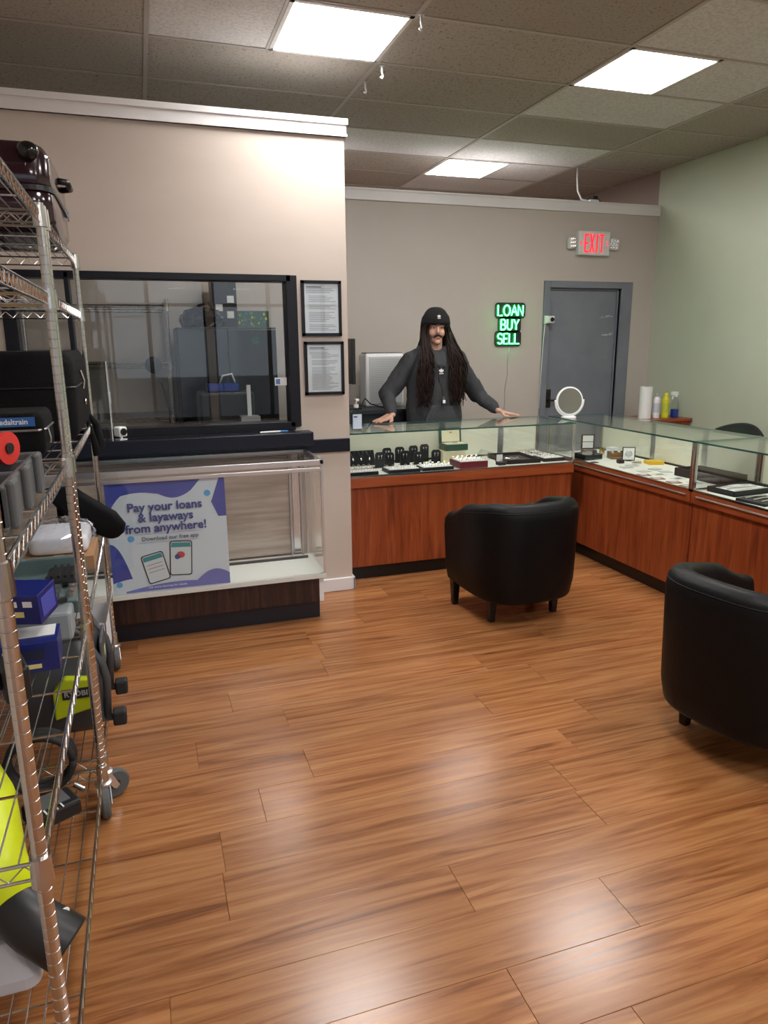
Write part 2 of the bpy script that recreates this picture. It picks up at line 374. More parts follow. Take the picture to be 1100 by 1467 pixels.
c2 = showcase('showcase_counter', 'cherry showcase counter with a long pull bar, at the inner corner under the round mirror', 1.56, .50, (2.93, 4.80, 0), -PI/2, True, (.62, 1.12))
c3 = showcase('showcase_counter', 'cherry showcase counter holding bracelet trays, beside the black coin tray', 1.52, .50, (2.93, 3.232, 0), -PI/2, True, (.40, 1.0))
# aluminium glass case under the service window
CX0, CX1, CY0, CY1 = -.98+.25, .895, 3.735, 4.165
t = thing('glass_display_case', 'empty aluminium framed glass display case with dark walnut base below the service window', 'display case', (0, 0, 0))
box('toe_kick', CX0, CX1-.03, CY0+.055, CY1, 0, .105, mat('toe_navy', (.008, .009, .016), .3), t, bevel=.002)
box('base', CX0, CX1-.035, CY0+.03, CY1, .105, .25, walnut, t)
box('base_corner_strip', CX1-.035, CX1-.01, CY0+.028, CY1, .105, .25, white_pl, t)
box('deck', CX0, CX1, CY0, CY1, .25, .276, mat('case_deck', (.74, .76, .72), .4), t, bevel=.002)
g = G(); g.box(CX0, CX1, CY0, CY0+.02, .895, .925); g.box(CX0, CX1, CY1-.02, CY1, .9, .925); g.box(CX1-.02, CX1, CY0, CY1, .9, .925); g.box(CX0, CX1, CY0+.004, CY0+.016, .862, .882); g.build('top_rail', alu, t, bevel=.002)
for y in (CY0+.002, CY1-.014): box('corner_post', CX1-.014, CX1-.002, y, y+.012, .276, .9, alu, t)
box('front_glass', CX0, CX1-.016, CY0+.006, CY0+.011, .276, .895, pane, t); box('end_glass', CX1-.010, CX1-.005, CY0+.02, CY1-.02, .276, .9, pane, t)
box('top_glass', CX0, CX1-.02, CY0+.02, CY1-.02, .917, .923, pane, t)
box('back_panel', CX0, CX1-.10, CY1-.012, CY1-.004, .29, .9, ramp_mat('pale_wood_back', [(.3, (.30, .235, .20)), (.6, (.48, .40, .35))], scale=(.6, 1, 10), nscale=3, rough=.25, rand=False), t)
box('rear_track', CX0, CX1-.03, CY1-.10, CY1-.085, .276, .29, mat('track_dark', (.06, .06, .065), .4, .7), t)
for x in (CX1-.115, CX1-.05): box('shelf_standard', x, x+.012, CY1-.03, CY1-.016, .276, .9, steel, t)
box('mirror_panel', CX1-.095, CX1-.055, CY1-.014, CY1-.006, .29, .9, silver, t)

# poster standing inside that case against the front glass
pos = thing('poster', 'blue and white loan app poster leaning inside the glass display case', 'poster', (-.228, CY0+.022, .278))
PW, PH = .592, .588
blue = mat('poster_blue', (.055, .085, .42), .45); navy_t = mat('poster_navy', (.03, .055, .27), .45); sky = mat('poster_sky', (.10, .42, .80), .45)
g = G(); N = 24
for k in range(N):
    pass
def py(u): return .004*math.sin(u/PW*PI*1.3)
rings = []
for k in range(N+1):
    u = PW*k/N; rings.append([(u, py(u), 0), (u, py(u), PH), (u, py(u)+.001, PH), (u, py(u)+.001, 0)])
g.rings(rings); g.build('sheet', mat('poster_paper', (.66, .76, .86), .35), pos, smooth=False)
def flat(name, pts, m, dy=.0012, parent=pos, th=.0005):
    g = G(); g.rings([[(u, py(u)-dy, w) for u, w in pts], [(u, py(u)-dy-th, w) for u, w in pts]]); return g.build(name, m, parent)
def spline(pts, n=10):
    out = []; m = len(pts)
    for i in range(m):
        p0, p1, p2, p3 = [Vector(pts[(i+j-1) % m]) for j in range(4)]
        for k in range(n):
            s = k/n; out.append(tuple(.5*((2*p1)+(p2-p0)*s+(2*p0-5*p1+4*p2-p3)*s*s+(3*p1-p0-3*p2+p3)*s**3)))
    return out
def clampP(pts): return [(min(max(u, 0), PW), min(max(w, 0), PH)) for u, w in pts]
# blue areas made of short column strips so that they follow the sheet
def strips(name, f0, f1, u0, u1, m, n=26):
    g = G()
    for k in range(n):
        a, b = u0+(u1-u0)*k/n, u0+(u1-u0)*(k+1)/n
        for (p, q) in ((a, b),):
            lo0, hi0, lo1, hi1 = f0(p), f1(p), f0(q), f1(q)
            if hi0-lo0 < .001 and hi1-lo1 < .001: continue
            g.rings([[(p, py(p)-.0012, lo0), (q, py(q)-.0012, lo1), (q, py(q)-.0012, max(hi1, lo1+.0002)), (p, py(p)-.0012, max(hi0, lo0+.0002))],
                     [(p, py(p)-.0016, lo0), (q, py(q)-.0016, lo1), (q, py(q)-.0016, max(hi1, lo1+.0002)), (p, py(p)-.0016, max(hi0, lo0+.0002))]])
    return g.build(name, m, pos)
def top_edge(u):   # lower border of the blue at the top
    x = u/PW
    if x < .12: return PH*(.64+.24*(x/.12)**.5)
    if x < .42: return PH*(.88+.02*math.sin((x-.12)/.3*PI))
    if x < .70: return PH*(.88+.02*math.sin((x-.12)/.3*PI)) if x < .42 else PH*(.885-.05*math.sin((x-.42)/.28*PI))
    if x < .80: return PH*(.885+.115*(x-.70)/.10)
    return PH
strips('blue_wave', top_edge, lambda u: PH, 0, .80*PW, blue)
strips('blue_wave', lambda u: PH*(.64-.02*0+.10*((u/PW-.86)/.14-1)**2*0 + (.0 if u/PW > .93 else (.93-u/PW)/.08*.2)), lambda u: PH*min(1, .72+.28*max(0, (u/PW-.855)/.10)), .855*PW, PW, blue)
strips('blue_wave', lambda u: PH*(.10+.03*math.sin(u/PW*9)), lambda u: PH*(.10+.36*max(0, 1-(u/PW/.17)**2)), 0, .165*PW, blue)
strips('blue_wave', lambda u: 0, lambda u: PH*(.015+.05*math.sin(max(0, (u/PW-.1)/.9)*PI)), .1*PW, .72*PW, mat('poster_violet', (.16, .19, .55), .45))
strips('blue_wave', lambda u: 0, lambda u: PH*(.03+.12*math.sin(max(0, (u/PW-.68)/.4)*PI)), .68*PW, PW, mat('poster_violet'))
for (u, w, r) in ((.50, .505, .017), (.105, .29, .017), (.03, .05, .015)):
    flat('dot', [(u+r*math.cos(a), w+r*math.sin(a)) for a in [2*PI*k/20 for k in range(20)]], sky, dy=.0022)
for s, w, sz in (('Pay your loans', .452, .0630), ('& layaways', .396, .0630), ('from anywhere!', .340, .0630)): text_obj('lettering', s, sz, navy_t, pos, (.285, -.006, w), UPR, bold=.0016)
text_obj('lettering', 'Download our free app', .0300, mat('poster_ink', (.03, .05, .12), .5), pos, (.30, -.006, .285), UPR, bold=.0002)
text_obj('lettering', 'Ask store associate for details.', .0160, white_pl, pos, (.27, -.006, .022), UPR)
flat('button_outline', [(.13, .262), (.445, .262), (.445, .263), (.13, .263)], mat('poster_ink'), dy=.003); flat('button_outline', [(.13, .308), (.445, .308), (.445, .309), (.13, .309)], mat('poster_ink'), dy=.003)
for (cx, cz, rot, w, h) in ((.215, .125, .22, .115, .16), (.345, .165, -.06, .115, .19)):
    Mx = Matrix.Rotation(rot, 2)
    def tr(p): q = Mx @ Vector(p); return (cx+q.x, cz+q.y)
    ph = flat('phone_picture', [tr(p) for p in rrect(w, h, .014)], mat('poster_black', (.02, .025, .03), .4), dy=.0024)
    flat('phone_screen', [tr(p) for p in rrect(w-.012, h-.012, .010)], mat('poster_paper2', (.66, .76, .82), .4), dy=.0030, parent=ph)
    flat('phone_header', [tr(p) for p in [(-w/2+.007, h/2-.035), (w/2-.007, h/2-.035), (w/2-.010, h/2-.010), (-w/2+.010, h/2-.010)]], mat('poster_teal', (.03, .30, .34), .4), dy=.0036, parent=ph)
    if rot < 0:
        flat('phone_mark', [tr((-.002+.022*math.cos(a), .018+.018*math.sin(a))) for a in [2*PI*k/14 for k in range(14)]], mat('poster_red', (.6, .06, .05), .4), dy=.0036, parent=ph)
        flat('phone_mark', [tr((-.018+.014*math.cos(a), .008+.014*math.sin(a))) for a in [2*PI*k/14 for k in range(14)]], navy_t, dy=.0042, parent=ph)
    else:
        for z in (.02, 0, -.02): flat('phone_line', [tr((-.04, z)), tr((.04, z)), tr((.04, z+.004)), tr((-.04, z+.004))], mat('poster_grey', (.35, .3, .35), .4), dy=.0036, parent=ph)

# framed notices
def notice(loc, w, h, label, lines, tilt):
    t = thing('framed_notice', label, 'picture frame', loc, 0, 'framed notices')
    g = G(); b = .017
    for a in ((-w/2, w/2, h/2-b, h/2), (-w/2, w/2, -h/2, -h/2+b), (-w/2, -w/2+b, -h/2, h/2), (w/2-b, w/2, -h/2, h/2)): g.box(a[0], a[1], -.018, 0, a[2], a[3])
    g.build('frame', black_frame, t); s = box('paper', -w/2+b, w/2-b, -.008, -.002, -h/2+b, h/2-b, mat('notice_paper', (.72, .76, .82), .5), t)
    rn = random.Random(lines); g = G()
    for k in range(lines):
        z = h/2-b-.03-k*(h-.07)/lines
        if rn.random() < .15: continue
        x0 = -w/2+b+.014+(.012 if k > 3 else 0); x1 = x0+(w-2*b-.04)*rn.uniform(.6, 1); g.box(x0, x1, -.0092, -.0078, z, z+.0028)
    g.build('print_line', mat('notice_ink', (.30, .32, .36), .6), s)
    box('heading', -w/2+b+.014, .0, -.0094, -.0078, h/2-b-.022, h/2-b-.016, mat('notice_ink2', (.12, .13, .16), .6), s)
    box('glazing', -w/2+b, w/2-b, -.012, -.0105, -h/2+b, h/2-b, pane, t)
    t.rotation_euler = (0, tilt, 0); return t
notice((1.018, YF-.001, 1.735), .236, .31, 'black framed notice hanging above the other notice', 24, .0)
notice((1.026, YF-.001, 1.395), .238, .308, 'black framed notice with creased paper hanging below the other notice', 30, .0)

# ================================================================ WIRE RACKS
def ring_profile(z0, z1, r):
    prof = [(r, z0)]; z = z0+.0254
    while z < z1-.01: prof += [(r, z-.0018), (r-.0012, z-.0009), (r-.0012, z+.0009), (r, z+.0018)]; z += .0254
    return prof+[(r, z1)]
def wire_rack(label, levels, W, L, loc, rz, ztop=1.925, casters=True):
    """local: x across (0..-W, aisle side x=0), y along 0..L"""
    t = thing('wire_rack', label, 'shelving', loc, rz, 'chrome wire racks')
    pm = G().lathe(ring_profile(.135 if casters else 0, ztop, .0127), n=14).mesh('post'); pm.materials.append(chrome)
    cm = G().lathe([(.0127, -.028), (.0195, -.028), (.0175, .028), (.0127, .028)], n=16).mesh('collar'); cm.materials.append(chrome)
    posts = [(0, 0), (0, L), (-W, 0), (-W, L)]
    for (x, y) in posts:
        p = mkobj('post', pm, t, loc=(x, y, 0), smooth=False)
        if casters:
            k = bpy.data.objects.new('caster', None); COL.objects.link(k); k.parent = t; k.location = (x, y, 0); k.rotation_euler = (0, 0, (.45 if y == 0 else -1.45) + (2.6 if x < 0 and y == 0 else 0)); cs = k
            G().cyl((0, 0, .095), (0, 0, .15), .008).build('stem', chrome, cs)
            g = G(); g.lathe([(.022, .098), (.028, .104), (.028, .112), (.014, .118)], n=16)
            for s in (-1, 1): g.prism([(-.012, .102), (.018, .102), (.042, .05), (.03, .04), (.02, .045)], s*.020-.0015, s*.020+.0015, 'xz')
            g.build('fork', alu, cs)
            g = G(); M0 = Matrix.Translation((.03, 0, .052)) @ Matrix.Rotation(PI/2, 4, 'X'); g.M = M0
            g.lathe([(.02, -.014), (.046, -.014), (.052, -.008), (.052, .008), (.046, .014), (.02, .014)], n=24); g.build('tyre', rubber, cs)
            g = G(); g.M = M0; g.lathe([(.004, -.016), (.03, -.012), (.03, .012), (.004, .016)], n=16); g.build('wheel_hub', black_pl, cs)
    for z in levels:
        g = G()
        # edge trusses
        for (a, b) in (((0, 0), (0, L)), ((-W, 0), (-W, L)), ((0, 0), (-W, 0)), ((0, L), (-W, L))):
            A, Bv = Vector((*a, 0)), Vector((*b, 0)); d = Bv-A; ln = d.length
            g.tube([A+Vector((0, 0, z+.010)), Bv+Vector((0, 0, z+.010))], .0034, 6); g.tube([A+Vector((0, 0, z-.022)), Bv+Vector((0, 0, z-.022))], .0030, 6)
            n = int(ln/.026); pts = []
            for k in range(n+1): pts.append(A+d*(k/n)+Vector((0, 0, z+.007 if k % 2 else z-.019)))
            g.tube(pts, .0019, 4)
        g.build('shelf_edge', chrome, t)
        g = G(); n = int(W/.034)
        for k in range(1, n): x = -W*k/n; g.tube([(x, 0, z+.012), (x, L, z+.012)], .0019, 5)
        for k in range(1, 5): y = L*k/5; g.tube([(0, y, z+.007), (-W, y, z+.007)], .003, 5)
        tag(g.build('wire_deck', chrome, t), 'chrome wire shelf deck', kind='stuff')
        for (x, y) in posts: mkobj('collar', cm, t, loc=(x, y, z-.005))
    return t
RX, RW = -.235, .455
LV = [.15, .66, 1.19, 1.675, 1.895]
wire_rack('chrome wire rack on casters holding the grey tool case and the lime blower', LV, RW, 1.115, (RX, 1.195, 0), 0)
wire_rack('chrome wire rack on casters holding the burgundy suitcase', LV, RW, 1.115, (RX, 2.377, 0), 0)
wire_rack('wire rack in the room behind the service window', [.4, 1.02, 1.40, 1.80], .40, .98, (.20, 5.85, 0), PI/2, 1.85, False)

# ================================================================ CHAIRS
def tub_chair(label, loc, rz):
    t = thing('tub_chair', label, 'chair', loc, rz, 'black leather tub chairs')
    # U-shaped shell: path from left arm front, round the back, to right arm front
    A, Bk, FR, TH = .315, .375, .22, .10
    path = []; n = 40
    for k in range(n+1):
        s = k/n
        if s < .22: f = s/.22; p = (-A, FR-f*FR, 'L')
        elif s > .78: f = (s-.78)/.22; p = (A, f*FR, 'R')
        else:
            a = PI*(s-.22)/.56; e = .66
            c, sn = math.cos(a), math.sin(a)
            p = (-A*math.copysign(abs(c)**e, c), -Bk*abs(sn)**e, 'B')
        path.append(p[:2])
    cen = Vector((0, .02)); rings = []
    for k, (x, y) in enumerate(path):
        i0, i1 = max(k-1, 0), min(k+1, n); tx, ty = path[i1][0]-path[i0][0], path[i1][1]-path[i0][1]; l = math.hypot(tx, ty); nx, ny = -ty/l, tx/l   # inward for this direction of travel
        if nx*(0-x)+ny*(0.05-y) < 0: nx, ny = -nx, -ny
        s = k/n; q = min(max(min(s, 1-s)/.36, 0), 1); h = .565+.133*q*q*(3-2*q)
        zb = .135 if y < .1 else .14
        prof = [(.035, zb), (.012, zb+.015), (.0, .24), (-.004, h-.08), (.004, h-.03), (.025, h-.006), (.055, h+.004), (.085, h-.004), (TH-.006, h-.03), (TH, h-.08), (TH, .30), (TH, zb+.02)]
        tp = .02 if True else 0
        rings.append([(x+nx*(o+tp*max(0, (.4-z))/.4), y+ny*(o+tp*max(0, (.4-z))/.4), z) for o, z in prof])
    g = G(); g.rings(rings); sh = g.build('shell', leather, t, bevel=.012, smooth=True)
    pip = [r[4] for r in rings]; G().tube([(p[0], p[1], p[2]-.012) for p in pip], .004, 6).build('piping', leather, sh, smooth=True)
    poly = []
    for k in range(n+1):
        x, y = path[k]; poly.append((x*.74, y*.74+.03 if y < 0 else y))
    poly = [(p[0], p[1]+(.02 if p[1] > .21 else 0)) for p in poly]
    g = G(); g.prism(poly, .16, .30, 'xy'); g.build('seat_base', leather, t, bevel=.01)
    g = G(); g.prism(poly, .302, .43, 'xy'); g.build('seat_cushion', leather, t, bevel=.03, smooth=True, seg=3)
    lm = G(); lm.rings([[(sx*.016, sy*.016, 0) for sx, sy in ((-1, -1), (1, -1), (1, 1), (-1, 1))], [(sx*.024, sy*.024, .16) for sx, sy in ((-1, -1), (1, -1), (1, 1), (-1, 1))]])
    me = lm.mesh('leg'); me.materials.append(black_gl)
    for x in (-.205, .205):
        for y in (-.17, .17): mkobj('leg', me, t, bevel=.002, loc=(x*(1.0 if y < 0 else 1.3), y*(.95 if y > 0 else 1), 0))
    return t
tub_chair('black leather tub chair with its back to us, in front of the long showcase', (1.955, 3.57, 0), math.radians(3))
tub_chair('black leather tub chair turned toward the showcase with the coin tray', (2.208, 1.955, 0), math.radians(-80))

# ================================================================ THINGS ON THE RACKS
SH = {i: z+.0145 for i, z in enumerate(LV)}       # top of the wire decks, 0 = lowest
# burgundy hard suitcase on the top shelf
burg = mat('burgundy_shell', (.020, .004, .010), .16, coat=.6)
t = thing('suitcase', 'glossy burgundy hard shell suitcase lying on the top wire shelf', 'suitcase', (-.44, 3.13, SH[4]))
for z0, z1 in ((.008, .146), (.154, .298)):
    g = G(); g.rings([[(u, w, z) for u, w in rrect(.40-i, .62-i, .07)] for z, i in ((z0, .05 if z0 < .1 else 0), (z0+.04, 0.0), (z1-.04, 0.0), (z1, 0 if z0 < .1 else .05))]); g.build('shell', burg, t, bevel=.012, smooth=True)
g = G(); g.rings([[(u, w, z) for u, w in rrect(.408, .628, .072)] for z in (.142, .158)]); zp = g.build('zipper_band', black_pl, t); box('zipper_pull', .205, .211, .20, .215, .12, .165, silver, zp)
for x in (-.14, .14):
    for z in (.04, .26): G().ell((x, -.315, z), (.035, .028, .03)).build('wheel', black_gl, t, smooth=True)
g = G(); g.tube([(.20, .02, .235), (.228, .04, .235), (.228, .17, .235), (.20, .19, .235)], .012, 8); g.build('handle', black_pl, t, smooth=True)
for z in (.09, .22): box('ridge', -.13, .13, -.312, -.306, z-.006, z+.006, burg, t, bevel=.002)

def soft_box(name, m, parent, sx, sy, sz, r=.04, loc=(0, 0, 0), puff=.0):
    g = G(); prof = [(0, .5), (.06, .2), (.14, .06), (.3, 0), (.7, 0), (.86, .06), (.94, .2), (1, .5)]
    g.rings([[(loc[0]+u, loc[1]+w, loc[2]+sz*f) for u, w in rrect(sx-2*i*r, sy-2*i*r, max(r*(1-i*.6), .004))] for f, i in prof]); return g.build(name, m, parent, smooth=True)
t = thing('padded_case', 'large black padded fabric case with zip, beside the clear acrylic box', 'case', (-.45, 3.12, SH[2]))
b = soft_box('case_body', cloth_blk, t, .44, .68, .315, .045)
G().tube([(u, w, .19) for u, w in rrect(.444, .684, .045)]+[(.222, 0, .19)], .003, 5).build('zipper', black_pl, b)
g = G(); g.tube([(.222, -.05, .24), (.232, -.05, .20), (.226, -.05, .17)], .005, 6); g.ell((.230, -.05, .12), (.006, .012, .012)); g.build('zipper_pull', silver, b)
G().tube([(.20, .29, .05), (.24, .30, -.01), (.248, .27, -.10), (.235, .24, -.13), (.222, .25, -.05), (.205, .24, .03)], [.012, .016, .024, .02, .012, .01], 8).build('strap', cloth_blk, t, smooth=True)
t = thing('pedal_bag', 'low black nylon bag with a blue name tag in front of the padded case', 'bag', (-.48, 2.54, SH[2]))
b = soft_box('bag_body', cloth_blk, t, .36, .27, .135, .03)
lb = box('name_tag', .03, .158, -.139, -.1355, .096, .124, mat('tag_blue', (.03, .13, .42), .4), t); text_obj('lettering', 'pedaltrain', .0225, white_pl, lb, (.094, -.1395, .11), UPR, bold=.0004)
G().tube([(-.15, -.137, .083), (.165, -.137, .083), (.182, -.1, .083), (.182, .1, .083)], .0035, 5).build('zipper', steel, b)
g = G(); g.tube([(.183, -.06, .083), (.188, -.06, .05), (.186, -.06, .035)], .004, 6); g.build('zipper_pull', steel, b)
t = thing('acrylic_box', 'tall clear acrylic box standing on the black window sill', 'container', (-.225, YF-.058, 1.036))
g = G(); w, dd, h = .05, .045, .42
g.box(-w, w, -dd, -dd+.004, 0, h); g.box(-w, w, dd-.004, dd, 0, h); g.box(-w, -w+.004, -dd, dd, 0, h); g.box(w-.004, w, -dd, dd, 0, h); g.box(-w, w, -dd, dd, h-.005, h); g.build('walls', pane_mat('acrylic', (.90, .92, .93), 1.7), t)
g = G()
for x in (-w, w):
    for y in (-dd, dd): g.cyl((x*.96, y*.96, 0), (x*.96, y*.96, h), .003, n=6)
g.build('edge', mat('acrylic_edge', (.55, .58, .60), .2), t); box('latch', w-.002, w+.006, -.02, .01, .20, .26, mat('acrylic_edge'), t)
t = thing('security_camera', 'small white cube camera standing on the window sill', 'camera', (-.135, YF-.07, 1.036), math.radians(35))
box('camera_body', -.025, .025, -.025, .03, .018, .072, white_pl, t, bevel=.008); G().cyl((0, -.0255, .046), (0, -.030, .046), .019, n=20).build('lens', black_gl, t); g = G(); g.cyl((0, 0, 0), (0, 0, .02), .008); g.box(-.022, .022, -.022, .022, 0, .006); g.build('stand', white_pl, t)
t = thing('pen', 'blue and white pen lying on the window sill', 'pen', (.62, YF-.07, 1.041), math.radians(4)); g = G(); g.cyl((0, 0, 0), (.12, 0, 0), .005, n=8); g.build('barrel', white_pl, t); g = G(); g.cyl((.121, 0, 0), (.165, 0, 0), .0055, n=8); g.build('cap', mat('pen_blue', (.05, .2, .5), .3), t)
# grey open tool case on shelf 2 of the near rack
gp = mat('grey_moulded_plastic', (.095, .10, .105), .5)
t = thing('tool_case', 'open grey moulded plastic tool case with compartments on the wire shelf', 'tool case', (-.40, 1.66, SH[2]), 0)
g = G(); w, l, h = .145, .24, .085
g.box(-w, w, -l, l, 0, .012)
for a in ((-w, -w+.014, -l, l), (w-.014, w, -l, l), (-w, w, -l, -l+.014), (-w, w, l-.014, l), (-.02, -.008, -l, l), (-.02, w, -.06, -.048), (-.02, w, .1, .112)): g.box(*a, 0.006, h)
g.build('tray', gp, t, bevel=.005)
for y in (-.19, -.02, .16): box('rib', w-.002, w+.014, y-.03, y+.03, .0, .092, gp, t, bevel=.006)
g = G(); g.tube([(.05, -l+.005, .07), (.05, -l-.04, .075), (-.06, -l-.04, .075), (-.06, -l+.005, .07)], .012, 8); g.build('handle', gp, t, smooth=True)
box('tool_insert', .0, .11, -.04, .09, .02, .055, black_pl, t, bevel=.01)
t = thing('spool', 'bright red spool with black core lying on the grey tool case', 'spool', (-.315, 1.74, SH[2]+.118), 0)
g = G(); g.M = Matrix.Rotation(PI/2, 4, 'Y') @ Matrix.Rotation(.5, 4, 'X'); g.lathe([(.012, -.03), (.036, -.03), (.036, -.022), (.026, -.018), (.026, .018), (.036, .022), (.036, .03), (.012, .03)], n=24); g.build('flange', mat('red_plastic', (.62, .035, .03), .35), t, smooth=False)
g = G(); g.M = Matrix.Rotation(PI/2, 4, 'Y') @ Matrix.Rotation(.5, 4, 'X'); g.lathe([(.012, -.034), (.012, .034)], n=16); g.build('core', black_pl, t)
# drill under it
t = thing('cordless_drill', 'black and yellow cordless drill lying on the shelf below the grey tool case', 'drill', (-.52, 1.78, SH[1]), .3)
ye = mat('tool_yellow', (.75, .45, .02), .4)
g = G(); g.cyl((0, -.08, .05), (0, .07, .05), .032, .036, 16); g.build('motor_housing', ye, t, smooth=False); G().cyl((0, -.14, .05), (0, -.078, .05), .014, .026, 14).build('chuck', black_pl, t)
g = G(); g.rings([[(x+o, y, z) for x, y in rrect(.045, .05, .015, 3)] for z, o in ((.05, .0), (.051, .0))], cap=False); 
g = G(); g.tube([(.02, .03, .05), (.09, .04, .05), (.15, .035, .05)], [.022, .020, .024], 10); g.build('grip', black_pl, t, smooth=True); box('battery', .14, .20, -.02, .09, .005, .095, black_pl, t, bevel=.008)
# shelf 1: teal socket set, tray of wrenches, blue boxes, cardboard, bag, pouch
teal = mat('teal_grey_plastic', (.10, .15, .155), .45)
t = thing('socket_set', 'open teal grey socket set case with black sockets on the wire shelf', 'tool case', (-.41, 2.60, SH[1]), 0)
box('case_tray', -.20, .15, -.17, .19, 0, .045, teal, t, bevel=.006); box('case_lid', -.20, .15, .185, .21, .0, .10, teal, t, bevel=.006)
for k in range(7):
    for j in range(3): G().cyl((-.15+.045*k, -.12+.05*j, .045), (-.15+.045*k, -.12+.05*j, .062), .014, n=10).build('socket', steel, t)
box('ratchet_block', .03, .14, -.02, .15, .045, .075, black_pl, t, bevel=.01)
for k in range(4): box('rib', .05+.022*k, .058+.022*k, 0, .14, .075, .085, black_pl, t)
t = thing('tool_tray', 'grey metal tray of loose clamps and tools behind the blue boxes', 'tool tray', (-.45, 2.235, SH[1]))
box('tray', -.17, .19, -.04, .06, 0, .09, mat('grey_paint', (.27, .31, .33), .4), t, bevel=.01)
rn = random.Random(3)
for k in range(5): a = rn.uniform(-.4, .4); x = -.12+.06*k; G().tube([(x-.04, -.02, .10), (x, .03*math.sin(a), .115), (x+.05, .05, .10)], [.010, .014, .008], 7).build('clamp', [steel, black_pl, mat('grey_paint')][k % 3], t, smooth=True)
boxblue = mat('carton_blue', (.009, .017, .15), .3)
def carton(name, label, loc, rz, sx, sy, sz, m, tilt=0, group=None):
    t = thing(name, label, 'box', loc, rz, group); t.rotation_euler = (tilt, 0, rz); box('carton', -sx/2, sx/2, -sy/2, sy/2, 0, sz, m, t, bevel=.002); return t
t = carton('tool_box', 'blue cardboard tool box with yellow letters lying flat on the wire shelf', (-.40, 2.055, SH[1]), .04, .24, .13, .085, boxblue, group='blue cardboard tool boxes')
text_obj('lettering', 'AR', .032, mat('carton_yellow', (.7, .6, .25), .4), t, (-.02, -.066, .055), UPR, bold=.0006); text_obj('lettering', 'tech', .016, white_pl, t, (-.02, -.066, .032), UPR)
pl = box('label_print', .015, .075, -.0665, -.065, .012, .024, mat('carton_yellow'), t); box('picture_print', .03, .085, -.0665, -.065, .038, .066, mat('carton_dark', (.01, .015, .05), .4), t)
box('flap', .0, .11, -.02, .06, .0855, .0875, white_pl, t)
t = carton('tool_box', 'blue cardboard tool box tilted against the other, glossy lid raised', (-.42, 2.10, SH[1]+.135), -.30, .26, .11, .085, boxblue, .10, group='blue cardboard tool boxes')
for k, (x, z) in enumerate(((.06, .06), (.1, .06), (.075, .03))): box('label_print', x-.012, x+.012, -.0565, -.055, z-.008, z+.008, white_pl if k < 2 else mat('carton_yellow'), t)
box('end_print', .1302, .1312, -.04, .04, .015, .07, mat('carton_mid', (.06, .08, .42), .4), t)
t = carton('cardboard_box', 'flat brown cardboard box under the white bagged bundle', (-.37, 3.08, SH[1]), 0, .26, .30, .055, mat('kraft', (.36, .20, .10), .75)); box('tape', -.02, .02, -.151, .151, .0545, .056, mat('tape', (.5, .36, .2), .3), t)
t = thing('bagged_bundle', 'white bundle wrapped in clear crinkled plastic on the cardboard box', 'bundle', (-.37, 3.10, SH[1]+.0565))
soft_box('bundle', mat('white_bundle', (.72, .73, .78), .6), t, .22, .26, .075, .04)
rn = random.Random(5); g = G(); g.ell((0, 0, .055), (.135, .155, .062), nu=26, nv=14)
for v in g.bm.verts: n = rn.uniform(-.007, .007); v.co += Vector((n, rn.uniform(-.007, .007), rn.uniform(-.006, .006))); v.co.z = max(v.co.z, .0)
g.build('plastic_wrap', pane_mat('crinkle_plastic', (.94, .95, .97), 1.9), t)
t = thing('fabric_pouch', 'black fabric pouch drooping over the wire shelf edge', 'pouch', (-.305, 3.36, SH[1]+.035))
g = G(); g.rings([[(x+dx, y, z+dz) for x, y in rrect(sx, sy, .03, 4)] for z, dx, dz, sx, sy in ((-.022, .118, 0, .05, .05), (.0, .112, 0, .115, .07), (.035, .095, 0, .17, .09), (.09, .045, 0, .20, .10), (.15, -.02, 0, .17, .10), (.19, -.06, 0, .15, .09), (.222, -.075, 0, .12, .05))]); g.build('pouch_body', cloth_blk, t, smooth=True)
box('pouch_strap', -.10, -.07, -.01, .01, .0, .23, cloth_blk, t, bevel=.003)
# bottom shelf
t = thing('pressure_washer', 'dark grey and lime power machine with tubular frame on the lowest wire shelf', 'machine', (-.36, 2.68, SH[0]))
dg = mat('machine_grey', (.055, .058, .065), .45); lime = mat('lime_plastic', (.46, .55, .01), .4)
g = G(); g.rings([[(u, w, z) for u, w in rrect(sx, sy, .04)] for z, sx, sy in ((.03, .22, .3), (.06, .26, .34), (.27, .26, .34), (.36, .18, .24))]); g.build('housing', dg, t, bevel=.01, smooth=True)
lp = G().prism([(-.02, .11), (.11, .14), (.115, .245), (.02, .26), (-.02, .215)], -.205, -.165, 'xz').build('lime_panel', lime, t, bevel=.006)
bd = box('badge', .010, .098, -.208, -.2045, .185, .222, black_pl, lp); text_obj('lettering', 'RYOBI', .027, mat('badge_grey', (.35, .36, .36), .4), bd, (.054, -.2085, .203), UPR, bold=.0006)
for y in (-.12, .13):
    G().tube([(-.1, y+.0, .05), (.05, y, .05), (.168, y, .05)], .0125, 10).build('foot_tube', dg, t, smooth=True)
    fr = G().tube([(.140, y, .05), (.150, y, .20), (.140, y, .26), (.07, y+.03, .375), (.0, y+.04, .405), (-.10, y+.04, .405)], .0145, 10).build('frame_tube', dg, t, smooth=True)
    box('rubber_foot', .158, .205, y-.026, y+.026, .022, .078, dark_rub, t, bevel=.008)
pn = box('control_panel', .132, .142, -.08, .10, .20, .33, mat('panel_grey', (.09, .095, .105), .4), t, bevel=.004); box('badge', .1425, .144, .0, .04, .245, .275, mat('badge_lime', (.6, .75, .35), .4), pn)
pts = [(.10+.05*math.cos(a), .20, .17+.09*math.sin(a)) for a in [2*PI*k/24 for k in range(25)]]; G().tube(pts, .006, 6).build('power_cord', black_pl, t, smooth=True)
t = thing('white_carton', 'open white carton with printed weight text at the rack end', 'box', (-.36, 3.30, SH[0]))
